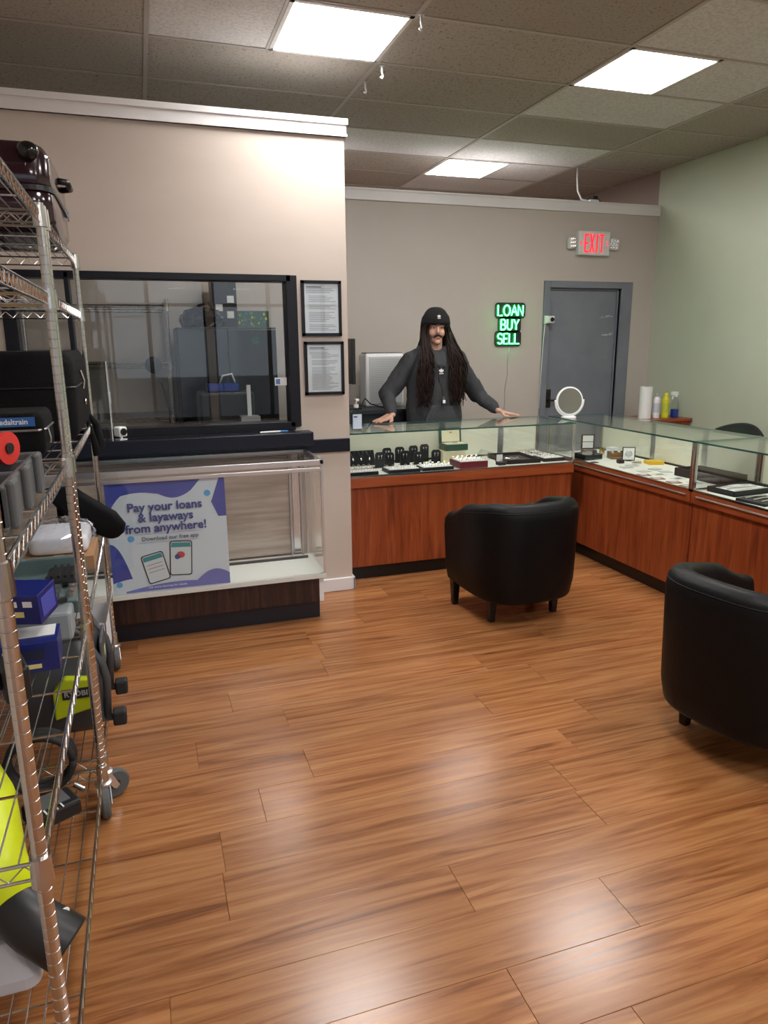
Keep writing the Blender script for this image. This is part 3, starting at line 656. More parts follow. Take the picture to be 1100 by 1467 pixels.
g = G()
for a in ((-.12, .12, -.14, -.136), (-.12, .12, .136, .14), (-.12, -.116, -.14, .14), (.116, .12, -.14, .14)): g.box(*a, 0, .19)
g.box(-.12, .12, -.14, .14, 0, .004); g.build('carton', mat('white_card', (.74, .74, .76), .6), t); G().rings([[(.12, -.14, .19), (.12, .14, .19), (.122, .14, .19), (.122, -.14, .19)], [(.15, -.14, .29), (.15, .14, .29), (.152, .14, .29), (.152, -.14, .29)]]).build('flap', mat('white_card'), t)
text_obj('lettering', 'NET WT. 20', .030, mat('print_navy', (.02, .03, .10), .5), t, (.02, -.1405, .135), (PI/2, PI, 0), bold=.0006); text_obj('lettering', '6-5 LB. BAG', .030, mat('print_navy'), t, (.02, -.1405, .165), (PI/2, PI, 0), bold=.0006)
t = thing('battery_charger', 'black battery charger tilted on the lowest shelf', 'charger', (-.36, 2.08, SH[0]), .5); 
b = box('charger_body', -.07, .07, -.05, .05, .006, .055, black_pl, t, bevel=.008); [box('terminal', -.035+.016*k, -.031+.016*k, -.052, -.03, .0555, .059, white_pl, b) for k in range(4)]; box('slot', -.045, .045, -.03, .04, .055, .062, gp, b, bevel=.002)
t = thing('circular_saw', 'black and orange power saw lying on the lowest shelf', 'power tool', (-.56, 2.06, SH[0]), .2)
G().ell((0, 0, .075), (.07, .11, .07)).build('motor_housing', mat('tool_orange', (.75, .17, .02), .4), t, smooth=True); G().tube([(0, -.10, .08), (.02, -.16, .14), (0, -.08, .20), (0, .05, .19), (0, .10, .10)], .018, 8).build('handle', black_pl, t, smooth=True)
g = G(); g.cyl((.05, .02, .09), (.075, .02, .09), .085, n=28); g.build('blade_guard', black_pl, t); box('base_plate', -.09, .10, -.14, .14, 0, .006, black_pl, t)
t = thing('hose_reel', 'coiled black hose with fittings on the lowest shelf', 'hose', (-.50, 2.22-.04, SH[0]+.19)); t.location = (-.40, 2.235, SH[0])
g = G(); pts = []
for k in range(73): a = 2*PI*k/24; pts.append((.085*math.cos(a), .045*math.sin(a)*.8, .1+.085*math.sin(a)+.0*k))
g = G()
for j in range(3): g.tube([(.095*math.cos(a), -.025+.024*j, .105+.092*math.sin(a)) for a in [2*PI*k/28 for k in range(29)]], .011, 7)
g.build('hose', dark_rub, t, smooth=True); G().cyl((.09, -.03, .02), (.12, -.045, .006), .009, n=10).build('fitting', silver, t)
lm2 = mat('lime_bright', (.66, .78, .01), .35)
t = thing('leaf_blower', 'lime yellow blower with black nozzle and pale grey base on the lowest shelf', 'blower', (-.42, 1.60, SH[0]))
g = G(); g.tube([(-.10, .30, .32), (-.04, .14, .30), (0, .0, .22), (.05, -.07, .165)], [.07, .085, .08, .062], 16); b = g.build('body', lm2, t, smooth=True)
g = G(); g.tube([(.045, -.065, .172), (.10, -.105, .13), (.165, -.135, .085)], [.058, .058, .060], 18); nz = g.build('nozzle', black_pl, t, bevel=.004, smooth=True); text_obj('lettering', 'HP', .03, white_pl, nz, (.155, -.118, .150), (PI/2-.6, 0, .55), bold=.001)
for k, p in enumerate(((-.03, .02, .285), (-.06, .12, .335))): G().ell(p, .006).build('screw', black_pl, b)
g = G(); g.rings([[(u-.02, w, z) for u, w in rrect(sx, sy, .03)] for z, sx, sy in ((.0, .24, .28), (.03, .24, .28), (.10, .16, .20))]); g.build('base', mat('pale_grey_plastic', (.60, .61, .66), .45), t, bevel=.004)
G().tube([(-.09, .28, .38), (-.06, .18, .44), (-.02, .06, .40), (0, .0, .30)], .018, 8).build('handle', black_pl, t, smooth=True)

# ================================================================ ROOM BEHIND THE SERVICE WINDOW
t = thing('dark_cabinet', 'tall charcoal cabinet with glossy door behind the service window', 'cabinet', (.60, 5.32, 0))
box('body', -.35, .35, 0, .45, 0, 1.655, mat('charcoal', (.022, .024, .028), .4), t, bevel=.004)
for x in (-.345, .003): d_ = box('door', x, x+.342, -.02, -.001, .05, 1.64, mat('charcoal_gloss', (.010, .011, .013), .15), t, bevel=.003); box('handle', x+(.31 if x < -.1 else .02), x+(.325 if x < -.1 else .035), -.04, -.02, .95, 1.1, steel, d_)
t = thing('plastic_bag', 'crumpled black plastic bag on top of the dark cabinet', 'bag', (.44, 5.43, 1.656)); rn = random.Random(2)
g = G(); g.ell((0, 0, .05), (.16, .12, .085), nu=22, nv=12)
for v in g.bm.verts: v.co += Vector((rn.uniform(-.014, .014), rn.uniform(-.014, .014), rn.uniform(-.01, .014))); v.co.z = max(0, v.co.z)
g.build('bag_body', black_gl, t); G().tube([(-.05, -.04, .10), (-.02, -.05, .15), (.05, -.04, .17), (.09, -.02, .10)], .01, 6).build('bag_handle', black_gl, t, smooth=True)
t = thing('speaker_box', 'black upright carton with white stickers on the dark cabinet', 'box', (.62, 5.66, 1.656)); box('carton', -.09, .09, -.1, .1, 0, .36, black_pl, t, bevel=.003)
for x, z in ((-.04, .14), (.045, .2), (.04, .09)): box('sticker', x-.025, x+.025, -.1015, -.1, z-.02, z+.03, white_pl, t)
t = thing('painting', 'small green and yellow floral painting on the dark cabinet', 'painting', (.83, 5.60, 1.656)); box('canvas', -.12, .12, 0, .02, 0, .125, mat('painting_green', (.03, .10, .06), .6), t)
rn = random.Random(12)
for k in range(26): x, z = rn.uniform(-.105, .105), rn.uniform(.015, .11); r = rn.uniform(.006, .014); G().prism([(x+r*math.cos(a)*rn.uniform(.5, 1), z+r*math.sin(a)) for a in [2*PI*i/7 for i in range(7)]], -.002, 0, 'xz').build('brush_mark', [mat('paint_yellow', (.6, .5, .05), .5), mat('paint_leaf', (.12, .28, .08), .5), mat('paint_blue', (.08, .16, .3), .5)][k % 3], t)
t = thing('desk', 'black desk behind the service window', 'desk', (.30, 4.72, 0)); box('desk_top', -.55, .55, -.3, .3, .97, 1.0, black_frame, t)
for x in (-.52, .5): box('side_panel', x, x+.025, -.28, .28, 0, .97, black_frame, t)
t = thing('printer', 'black printer on the desk behind the service window', 'printer', (.50, 4.78, 1.001)); box('printer_body', -.17, .17, -.15, .15, 0, .24, black_pl, t, bevel=.015); box('paper_tray', -.12, .12, -.2, -.15, .06, .075, black_pl, t)
t = thing('parts_bin', 'blue plastic bin sitting on the black printer', 'bin', (.49, 4.75, 1.242)); g = G(); bb = mat('bin_blue', (.015, .05, .33), .3)
for a in ((-.10, .10, -.05, -.045), (-.10, .10, .045, .05), (-.10, -.095, -.05, .05), (.095, .10, -.05, .05), (-.003, .003, -.05, .05)): g.box(*a, 0, .05)
g.box(-.1, .1, -.05, .05, 0, .004); g.build('bin_walls', bb, t); G().tube([(-.02, 0, .05), (0, -.01, .10), (.06, 0, .11), (.08, 0, .05)], .006, 6).build('coiled_cable', white_pl, t, smooth=True)
t = thing('paper_stand', 'white receipt stand on the desk behind the window', 'stand', (.62, 4.52, 1.001)); box('base', -.06, .06, -.05, .05, 0, .10, mat('grey_box', (.35, .35, .36), .5), t, bevel=.004); box('card', -.012, .012, -.01, .005, .1, .29, white_pl, t)
t = thing('desk_lamp', 'round black lamp head on a thin gooseneck behind the service window', 'lamp', (.14, 4.55, 1.001)); G().lathe([(.05, 0), (.05, .01), (.01, .016)], n=20).build('base', black_pl, t); G().tube([(0, 0, .01), (.0, 0, .15), (-.03, 0, .30), (-.07, -.01, .40)], .004, 6).build('gooseneck', black_pl, t, smooth=True)
g = G(); g.M = Matrix.Translation((-.07, -.02, .42)) @ Matrix.Rotation(PI/2, 4, 'X'); g.lathe([(.02, -.02), (.05, -.012), (.05, .012), (.02, .016)], n=24); g.build('lamp_head', black_pl, t)

# ================================================================ BEHIND THE COUNTER
t = thing('office_desk', 'low dark desk with cables behind the counter', 'desk', (1.62, 5.50, 0)); box('desk_top', -.28, .42, -.2, .33, 1.0, 1.03, mat('dark_desk', (.05, .055, .065), .4), t); box('pedestal', -.26, .40, -.17, .31, 0, 1.0, mat('dark_desk'), t)
t = thing('air_purifier', 'silver white air purifier standing on the dark desk', 'appliance', (1.87, 5.66, 1.031)); box('cabinet', -.165, .165, -.09, .09, 0, .425, white_pl, t, bevel=.02)
gr = box('front_grille', -.135, .15, -.098, -.088, .025, .40, mat('grille_silver', (.60, .61, .62), .5), t, bevel=.006); g = G(); [g.box(-.125, .14, -.100, -.0975, .04+.0145*k, .0465+.0145*k) for k in range(24)]; g.build('grille_slots', mat('grille_grey', (.46, .47, .48), .5), gr); box('top_vent', -.15, .15, -.07, .07, .4245, .430, mat('vent_dark', (.08, .08, .085), .5), t)
t = thing('monitor', 'black monitor seen edge on beside the partition wall', 'monitor', (1.53, 5.50, 1.031)); box('screen', -.015, .015, -.2, .24, .20, .54, black_pl, t, bevel=.004); box('stand', -.02, .0, -.03, .03, .01, .25, black_pl, t); box('foot', -.08, .08, -.12, .12, 0, .012, black_pl, t)
t = thing('cable', 'black cable looping over the dark desk', 'cable', (1.60, 5.45, 1.032)); G().tube([(0, -.1, .005), (.03, -.05, .06), (.06, 0, .08), (.12, .05, .03), (.20, .0, .006), (.26, -.1, .005)], .005, 6).build('cord', black_pl, t, smooth=True)
t = thing('side_table', 'cherry wood side cabinet by the sage wall', 'table', (4.40, 5.42, 0)); box('top', -.29, .27, -.2, .2, .83, .855, cherry_h, t, bevel=.002); box('body', -.26, .255, -.18, .19, 0, .83, cherry, t)
t = thing('paper_towel_roll', 'white paper towel roll on the side cabinet', 'paper towels', (4.275, 5.38, .856)); G().lathe([(.02, 0), (.055, 0), (.055, .28), (.02, .28)], n=28).build('roll', mat('paper_white', (.85, .85, .86), .8), t, smooth=False); G().lathe([(.021, .001), (.021, .281)], n=14).build('core', mat('kraft'), t)
def can(name, label, loc, body, capm, h=.19, r=.031, lab=None):
    t = thing(name, label, 'spray can', loc); G().lathe([(r*.9, 0), (r, .006), (r, h-.03), (r*.7, h-.008), (r*.5, h)], n=22).build('can', body, t, smooth=False); G().lathe([(r*.62, h-.012), (r*.62, h+.02), (r*.4, h+.03)], n=16).build('cap', capm, t)
    lb = G().lathe([(r+.0006, .05), (r+.0006, h-.06)], n=22, cap=False).build('can_label', lab, t); return t
can('spray_can', 'white and silver aerosol can beside the paper towel roll', (4.375, 5.35, .856), white_pl, mat('cap_grey', (.3, .32, .35), .4), .195, .030, mat('label_pale', (.55, .58, .66), .4))
can('spray_can', 'yellow aerosol can between the white can and the spray bottle', (4.455, 5.33, .856), mat('can_yellow', (.70, .66, .03), .35), mat('can_yellow'), .195, .032, mat('label_yelgreen', (.52, .58, .05), .4))
t = thing('spray_bottle', 'clear spray bottle with blue liquid on the side cabinet', 'bottle', (4.56, 5.33, .856)); G().lathe([(.03, 0), (.036, .01), (.036, .12), (.014, .175), (.012, .19)], n=20).build('bottle', pane_mat('bottle_clear', (.9, .93, .93), 1.45), t); G().lathe([(.031, .003), (.034, .01), (.034, .075)], n=18).build('liquid', mat('blue_liquid', (.01, .04, .30), .15), t)
g = G(); g.box(-.05, .022, -.012, .012, .20, .232); g.prism([(-.03, .20), (-.02, .20), (-.035, .16), (-.042, .165)], -.006, .006, 'xz'); g.cyl((0, 0, .185), (0, 0, .205), .015); g.build('trigger_head', white_pl, t, bevel=.003)
t = thing('office_chair', 'black office chair behind the showcase by the sage wall', 'chair', (4.28, 4.52, 0), math.radians(90))
g = G(); pts = [(x, -.22+.06*(1-(x/.24)**2)*-1, 0) for x in [-.24+.04*k for k in range(13)]]
g.rings([[(x, -.22-.07*(1-(x/.24)**2)+dy, z) for z, dy in ((.52, 0), (.86-.05*(x/.24)**2, -.03), (.885-.06*(x/.24)**2, -.015), (.86-.05*(x/.24)**2, .015), (.52, .035))] for x in [-.24+.04*k for k in range(13)]]); g.build('backrest', black_pl, t, smooth=True)
box('seat', -.25, .25, -.22, .25, .44, .51, cloth_blk, t, bevel=.03); G().cyl((0, 0, .08), (0, 0, .44), .025).build('gas_lift', black_pl, t)
for k in range(5): a = 2*PI*k/5; l_ = G().tube([(0, 0, .10), (.27*math.cos(a), .27*math.sin(a), .07)], [.025, .015], 8).build('leg', black_pl, t); G().ell((.27*math.cos(a), .27*math.sin(a), .03), .03).build('caster', black_pl, l_)

# neon sign
ng = mat('neon_tube', (.1, 1, .6), .4, emit=(.05, 1.0, .17), estr=NEON)
t = thing('neon_sign', 'green neon sign reading LOAN BUY SELL on the back wall', 'sign', (3.151, YB-.001, 1.687))
def arc(cx, cz, rx, rz_, a0, a1, n=10): return [(cx+rx*math.cos(a0+(a1-a0)*k/n), cz+rz_*math.sin(a0+(a1-a0)*k/n)) for k in range(n+1)]
def glyph(c):
    q = PI/2
    return {'L': [[(0, 1), (0, 0), (.55, 0)]], 'O': [arc(.4, .5, .4, .5, q, q+2*PI, 20)], 'A': [[(0, 0), (.36, 1), (.72, 0)], [(.15, .36), (.57, .36)]], 'N': [[(0, 0), (0, 1), (.62, 0), (.62, 1)]],
            'B': [[(0, 0), (0, 1)] + arc(.28, .75, .24, .25, q, -q) + [(0, .5)], [(0, .5)] + arc(.30, .25, .28, .25, q, -q) + [(0, 0)]], 'U': [[(0, 1), (0, .35)] + arc(.3, .32, .3, .32, PI, 2*PI) + [(.6, 1)]], 'Y': [[(0, 1), (.32, .48), (.64, 1)], [(.32, .48), (.32, 0)]],
            'S': [arc(.3, .74, .28, .26, .4, q+PI*.9, 12) + arc(.3, .25, .29, .25, q-.1, -PI*.85, 12)], 'E': [[(.5, 1), (0, 1), (0, 0), (.5, 0)], [(0, .5), (.42, .5)]]}[c]
adv = {'L': .72, 'O': .98, 'A': .86, 'N': .84, 'B': .80, 'U': .82, 'Y': .84, 'S': .78, 'E': .70}
back = G(); H = .088
tubes = []
for word, zc, x0 in (('LOAN', .122, -.118), ('BUY', .0, -.085), ('SELL', -.122, -.115)):
    x = x0; S = .078
    for ch in word:
        for st in glyph(ch):
            pts = [(x+p[0]*S, -.022, zc-H/2+p[1]*H) for p in st]; tubes.append((ch, pts))
        x += adv[ch]*S
    wl = x-x0
    back.prism(rrect(wl+.035, H+.048, .03, 6, x0+wl/2-.006, zc), -.012, -.002, 'xz')
bk = back.build('backing_board', black_pl, t)
for ch, pts in tubes: G().tube(pts, .0058, 8).build('neon_tube', ng, t, smooth=True)
t = thing('sign_cord', 'thin clear cord hanging from the neon sign down the back wall', 'cord', (3.16, YB-.006, 0)); G().tube([(.0, 0, 1.50), (-.01, 0, 1.35), (-.005, 0, 1.25), (-.03, 0, 1.12), (-.025, 0, 1.02), (-.035, 0, .8)], .003, 5).build('cord', mat('cord_grey', (.42, .42, .42), .4), t, smooth=True)
# exit sign
t = thing('exit_sign', 'white exit sign with red letters and two emergency lamps above the grey door', 'sign', (3.966, YB-.001, 2.395))
hs = box('housing', -.165, .165, -.05, 0, -.103, .105, mat('sign_white', (.70, .72, .70), .4), t, bevel=.008)
red = mat('exit_red', (.9, .03, .05), .5, emit=(1, .012, .03), estr=1.0)
ew, eh, sw = .046, .158, .0155
for ch, cx in (('E', -.083), ('X', -.026), ('I', .026), ('T', .076)):
    g = G(); h2 = eh/2; w2 = ew/2
    if ch == 'E': [g.box(*a) for a in ((cx-w2, cx-w2+sw, -.0525, -.0495, -h2, h2), (cx-w2+sw, cx+w2, -.0525, -.0495, h2-sw, h2), (cx-w2+sw, cx+w2*.8, -.0525, -.0495, -sw/2, sw/2), (cx-w2+sw, cx+w2, -.0525, -.0495, -h2, -h2+sw))]
    if ch == 'X': g.prism([(cx-w2-.004, h2), (cx-w2+sw-.002, h2), (cx, .018), (cx+w2-sw+.002, h2), (cx+w2+.004, h2), (cx+.009, 0), (cx+w2+.004, -h2), (cx+w2-sw+.002, -h2), (cx, -.018), (cx-w2+sw-.002, -h2), (cx-w2-.004, -h2), (cx-.009, 0)], -.0525, -.0495, 'xz')
    if ch == 'I': g.box(cx-sw/2, cx+sw/2, -.0525, -.0495, -h2, h2)
    if ch == 'T': g.box(cx-sw/2, cx+sw/2, -.0525, -.0495, -h2, h2-sw); g.box(cx-w2, cx+w2, -.0525, -.0495, h2-sw, h2)
    g.build('lettering', red, hs)
for s in (-1, 1): G().prism([(s*.150, 0), (s*.132, .022), (s*.127, .018), (s*.142, 0), (s*.127, -.018), (s*.132, -.022)], -.0525, -.0495, 'xz').build('arrow', red, hs)
for s in (-1, 1):
    l_ = bpy.data.objects.new('emergency_lamp', None); COL.objects.link(l_); l_.parent = t; l_.location = (s*.222, -.03, 0); l_.rotation_euler = (0, s*.12, s*-.35)
    box('lamp_housing', -.042, .042, -.02, .025, -.05, .05, mat('sign_white'), l_, bevel=.012)
    for i in range(3):
        for j in range(3): G().ell((-.026+.026*i, -.021, -.03+.03*j), (.010, .004, .011), nu=8, nv=6).build('reflector', silver, l_)
    G().cyl((-s*.06, .0, 0), (-s*.03, .01, 0), .012, n=8).build('lamp_arm', mat('sign_white'), l_)
# cameras
t = thing('door_camera', 'small white cube camera on the grey door frame with a white cable', 'camera', (3.545, YB-.021, 1.73)); box('camera_body', -.03, .038, -.045, -.005, -.03, .032, white_pl, t, bevel=.008); G().cyl((.012, -.045, 0), (.012, -.05, 0), .020, n=18).build('lens', black_gl, t); box('mount', -.045, -.02, -.02, 0, -.035, .035, white_pl, t); G().tube([(-.04, -.012, -.03), (-.05, -.008, -.2), (-.06, -.008, -.5), (-.065, -.008, -.8)], .0035, 5).build('cable', white_pl, t, smooth=True)
t = thing('trim_camera', 'small camera on top of the back wall trim with a white cable to the ceiling', 'camera', (3.985, YB+.05, 2.751)); box('base', -.045, .045, -.04, .04, 0, .025, white_pl, t, bevel=.006); box('camera_body', -.025, .035, -.04, .03, .026, .055, black_pl, t, bevel=.006); G().tube([(-.04, .0, .015), (-.10, .02, .03), (-.13, .04, .10), (-.135, .05, .2), (-.13, .06, .302)], .008, 7).build('cable', white_pl, t, smooth=True); G().tube([(.03, 0, .04), (.07, .0, .035), (.10, 0, .005)], .004, 5).build('lead', black_pl, t, smooth=True)
# ceiling hooks
for (x, y, m_, lab) in ((1.392, 3.565, white_pl, 'white ceiling hook at the corner of the light panel'), (1.413, 4.222, white_pl, 'white ceiling hook at the far corner of the same light'), (1.397, 4.489, bar_m, 'dull metal ceiling hook on the grid bar beyond the light')):
    t = thing('ceiling_hook', lab, 'hook', (x, y, ZC-.005), 0, 'ceiling hooks'); box('clip', -.015, .015, -.006, .006, -.006, 0, m_, t); G().tube([(0, 0, -.006), (0, 0, -.035), (.006, 0, -.055), (.002, 0, -.066), (-.010, 0, -.058)], .006, 6).build('hook', m_, t, smooth=True)

# ================================================================ ON AND IN THE COUNTERS
ZT, ZD = .9845, .7005
t = thing('hand_sanitizer', 'clear pump bottle of hand sanitizer on the counter by the wall', 'bottle', (1.30, 4.47, ZT)); 
g = G(); g.rings([[(u, w, z) for u, w in rrect(sx, sy, .016)] for z, sx, sy in ((0, .066, .045), (.004, .07, .048), (.115, .07, .048), (.138, .03, .03), (.145, .028, .028))]); b = g.build('bottle', pane_mat('sanitizer_plastic', (.74, .80, .83), 1.6), t); box('label', -.03, .03, -.0255, -.0245, .012, .105, mat('sanitizer_label', (.60, .70, .86), .4), b); box('label_print', -.024, .0, -.0262, -.0254, .085, .093, mat('print_navy'), b)
g = G(); g.cyl((0, 0, .145), (0, 0, .165), .017); g.cyl((0, 0, .165), (0, 0, .19), .006, n=8); g.box(-.012, .012, -.04, .012, .19, .203); g.build('pump', white_pl, t, bevel=.002)
t = thing('vanity_mirror', 'round white framed tabletop mirror on the corner of the counters', 'mirror', (3.0, 4.63, ZT), math.radians(-8))
R0 = .105; g = G(); g.M = Matrix.Translation((0, 0, .122)) @ Matrix.Rotation(PI/2-.08, 4, 'X'); g.lathe([(R0-.008, -.008), (R0, -.006), (R0, .006), (R0-.008, .008)], n=40); g.build('mirror_frame', white_pl, t)
g = G(); g.M = Matrix.Translation((0, 0, .122)) @ Matrix.Rotation(PI/2-.08, 4, 'X'); g.lathe([(R0-.011, -.007), (R0-.011, .0092)], n=40); g.build('mirror_glass', mat('mirror_silver', (.40, .39, .37), .05, 1.0), t)
g = G(); g.tube([(-R0-.006, 0, .13)] + [((R0+.006)*math.cos(a), 0, .118+(R0+.004)*math.sin(a)) for a in [PI+PI*k/16 for k in range(17)]] + [(R0+.006, 0, .13)], .007, 8); g.build('yoke', white_pl, t, smooth=True); G().lathe([(.055, 0), (.055, .006), (.03, .014)], n=24).build('base', white_pl, t)

def ear_stand(x, y, h, rz):
    t = thing('earring_stand', ('tall back row' if y > 4.7 else 'short front row') + ' black velvet earring stand with a silver pair', 'jewellery stand', (x, y, ZD), rz, 'black velvet earring stands')
    w = .034; G().prism([(-w, 0), (w, 0), (w, h-.014), (w-.012, h), (-w+.012, h), (-w, h-.014)], -.006, .006, 'xz').build('flap', velvet, t, bevel=.002); box('foot', -w, w, -.004, .035, 0, .006, velvet, t)
    for s in (-1, 1): e = G().ell((s*.011, -.009, h-.024), (.006, .004, .007), nu=8, nv=6).build('earring', silver, t); G().cyl((s*.011, -.008, h-.030), (s*.011, -.008, h-.046), .002, n=5).build('drop', silver, e)
rn = random.Random(6)
for (x, y, h) in ((1.50, 4.60, .095), (1.60, 4.74, .10), (1.585, 4.64, .085), (1.70, 4.75, .10), (1.70, 4.64, .09), (1.80, 4.74, .105), (1.80, 4.635, .08), (1.885, 4.74, .11), (1.935, 4.64, .085)): ear_stand(x, y, h*1.15, rn.uniform(-.25, .25))
t = thing('necklace_panel', 'black velvet necklace panel with silver pendants beside the partition wall', 'jewellery stand', (1.38, 4.72, ZD)); G().rings([[(-.13, .0, 0), (.13, .0, 0), (.13, .012, 0), (-.13, .012, 0)], [(-.13, .05, .10), (.13, .05, .10), (.13, .062, .10), (-.13, .062, .10)]]).build('panel', velvet, t)
for x in (-.09, -.03, .03, .09): p_ = G().ell((x, .015, .045), (.008, .004, .010), nu=8, nv=6).build('pendant', silver, t); G().tube([(x-.02, .045, .10), (x, .016, .055), (x+.02, .045, .10)], .0012, 4).build('chain', silver, p_)
def ring_pad(label, x, y, w, d, m_base, rz=0, h=.022, nx=5, ny=2, zoff=0, group='ring pads in the long showcase', items=True, pad=None):
    t = thing('ring_tray', label, 'jewellery tray', (x, y, ZD+zoff), rz, group); box('tray', -w/2, w/2, -d/2, d/2, 0, h, m_base, t, bevel=.002); s = box('pad', -w/2+.008, w/2-.008, -d/2+.008, d/2-.008, h-.002, h+.004, pad or white_pad, t)
    if items:
        for i in range(nx):
            for j in range(ny):
                cx, cy = -w/2+w*(i+.5)/nx, -d/2+d*(j+.5)/ny
                G().tube([(cx+.009*math.cos(a), cy, h+.009+.009*math.sin(a)) for a in [2*PI*k/10 for k in range(11)]], .0018, 4).build('ring', [silver, silver, gold][(i+j) % 3], t)
    return t
ring_pad('black ring tray with white pad next to the partition wall', 1.315, 4.41, .20, .10, velvet)
ring_pad('black ring tray with white pad behind the one by the partition wall', 1.335, 4.53, .18, .10, velvet)
ring_pad('black ring tray with white pad below the middle earring stands', 1.595, 4.43, .225, .14, velvet)
ring_pad('black ring tray with white pad next to the red tray', 1.84, 4.435, .225, .14, velvet)
t = ring_pad('dark red box tray of rings on white pad', 2.10, 4.45, .21, .18, mat('burgundy_box', (.16, .012, .025), .4), h=.045, nx=6, ny=3, group='tray')
g = G(); g.rings([[(.095, -.09, .046), (.105, -.09, .046), (.105, .09, .046), (.095, .09, .046)], [(.135, -.09, .10), (.145, -.09, .10), (.145, .09, .10), (.135, .09, .10)]]); g.build('glass_lid', pane_mat('acrylic'), t)
t = thing('watch_outer_box', 'cream card box under the open green watch box', 'box', (2.06, 4.665, ZD)); box('carton', -.09, .085, -.07, .07, 0, .085, mat('cream_card', (.66, .62, .42), .5), t, bevel=.002)
t = thing('watch_box', 'open dark green watch box with cream lining on the cream card box', 'box', (2.085, 4.67, ZD+.0855)); gg = mat('box_green', (.008, .075, .05), .3)
g = G(); g.box(-.085, .085, -.06, .06, 0, .045); b = g.build('box_base', gg, t, bevel=.003); box('lining', -.072, .072, -.05, .05, .0445, .048, mat('cream_lining', (.74, .70, .50), .5), b); li = G().rings([[(-.085, .055, .04), (.085, .055, .04), (.085, .075, .04), (-.085, .075, .04)], [(-.085, .07, .15), (.085, .07, .15), (.085, .09, .15), (-.085, .09, .15)]]).build('lid', gg, t, bevel=.003)
G().rings([[(-.07, .0545, .052), (.07, .0545, .052), (.07, .056, .052), (-.07, .056, .052)], [(-.07, .066, .14), (.07, .066, .14), (.07, .0675, .14), (-.07, .0675, .14)]]).build('lid_lining', mat('cream_lining'), li)
G().prism([(-.008, .113), (-.010, .122), (-.004, .118), (0, .124), (.004, .118), (.010, .122), (.008, .113)], .058, .0605, 'xz').build('crown_print', mat('print_gold', (.35, .28, .12), .5), li); G().tube([(.02*math.cos(a), -.01+.014*math.sin(a), .054) for a in [2*PI*k/14 for k in range(15)]], .004, 6).build('watch', silver, t)
t = thing('ring_box', 'small open black ring box with white lining in front of the chain tray', 'box', (2.33, 4.41, ZD), .1); b = box('box_base', -.028, .028, -.025, .025, 0, .022, velvet, t, bevel=.002); box('lid', -.028, .028, .022, .03, .02, .075, velvet, t, bevel=.002); box('lining', -.024, .024, .018, .022, .024, .07, white_pad, t); G().tube([(.008*math.cos(a), 0, .03+.008*math.sin(a)) for a in [2*PI*k/10 for k in range(11)]], .0016, 4).build('ring', silver, t)
t = thing('chain_tray', 'large black tray of silver chains', 'jewellery tray', (2.515, 4.57, ZD), -.05); g = G(); g.box(-.13, .13, -.17, .17, 0, .008)
for a in ((-.13, .13, -.17, -.162), (-.13, .13, .162, .17), (-.13, -.122, -.17, .17), (.122, .13, -.17, .17)): g.box(*a, 0, .03)
g.build('tray', velvet, t); rn = random.Random(9)
for k in range(7): cx, cy = rn.uniform(-.07, .07), rn.uniform(-.11, .02); G().tube([(cx+rn.uniform(.02, .04)*math.cos(a), cy+.03*math.sin(a), .014+.004*rn.random()) for a in [2*PI*i/14 for i in range(15)]], .003, 4).build('chain', silver, t)
for i, (x, y, lab) in enumerate(((2.695, 4.745, 'white jewellery pad at the back beside the chain tray'), (2.795, 4.745, 'white jewellery pad at the back by the showcase corner post'), (2.70, 4.625, 'white jewellery pad in the middle row by the chain tray'), (2.797, 4.625, 'white jewellery pad in the middle row by the corner post'))):
    ring_pad(lab, x, y, .088, .10, velvet, h=.02, nx=4, ny=2, group='white jewellery pads')
ring_pad('black tray with white pad in front of the smaller white pads', 2.755, 4.475, .17, .14, velvet, h=.025, nx=4, ny=3, group='white jewellery pads')
# counter 2 contents
Z2 = ZD
t = thing('coin_display_box', 'open brown wooden frame box with two white cards in the corner showcase', 'box', (3.20, 4.64, Z2), -.3); brn = mat('brown_box', (.06, .022, .014), .4); box('box_base', -.05, .05, -.045, .045, 0, .03, brn, t, bevel=.003); l_ = box('lid', -.05, .05, .035, .05, .03, .14, brn, t, bevel=.003); [box('card', -.04, .04, .032, .0355, z, z+.045, white_pad, l_) for z in (.037, .087)]
t = thing('black_case', 'flat black glossy case beside the brown frame box', 'box', (3.03, 4.42, Z2), .1); box('case_base', -.07, .09, -.07, .07, 0, .03, black_gl, t, bevel=.003); box('case_lid', -.07, .09, -.072, .072, .031, .042, black_gl, t, bevel=.003)
def coin(name, label, x, y, r, z=Z2, m_=silver): t = thing(name, label, 'coin', (x, y, z), 0, 'loose coins'); G().lathe([(r*.9, 0), (r, .001), (r, .003), (r*.9, .004)], n=24).build('disc', m_, t); G().lathe([(r*.7, .0042), (r*.65, .005)], n=20).build('relief', m_, t)
coin('coin', 'large silver coin lying in front of the black case', 2.985, 4.25, .03)
t = thing('brass_cup', 'small brass cup beside the brown frame box', 'cup', (3.262, 4.56, Z2)); G().lathe([(.018, 0), (.02, .004), (.02, .05), (.022, .052)], n=18).build('cup', gold, t)
t = thing('white_box', 'small white and blue box behind the wooden chest', 'box', (3.29, 4.48, Z2), .1); box('carton', -.03, .03, -.03, .03, 0, .065, white_pl, t, bevel=.002); box('label', -.025, .025, -.031, -.0298, .01, .03, mat('label_blue', (.25, .45, .7), .5), t)
t = thing('wooden_chest', 'small open wooden chest with dark contents', 'box', (3.245, 4.36, Z2), -.2); wdm = ramp_mat('chest_wood', [(.3, (.16, .075, .025)), (.7, (.32, .17, .07))], scale=(3, 3, 20), nscale=4, rough=.5); g = G()
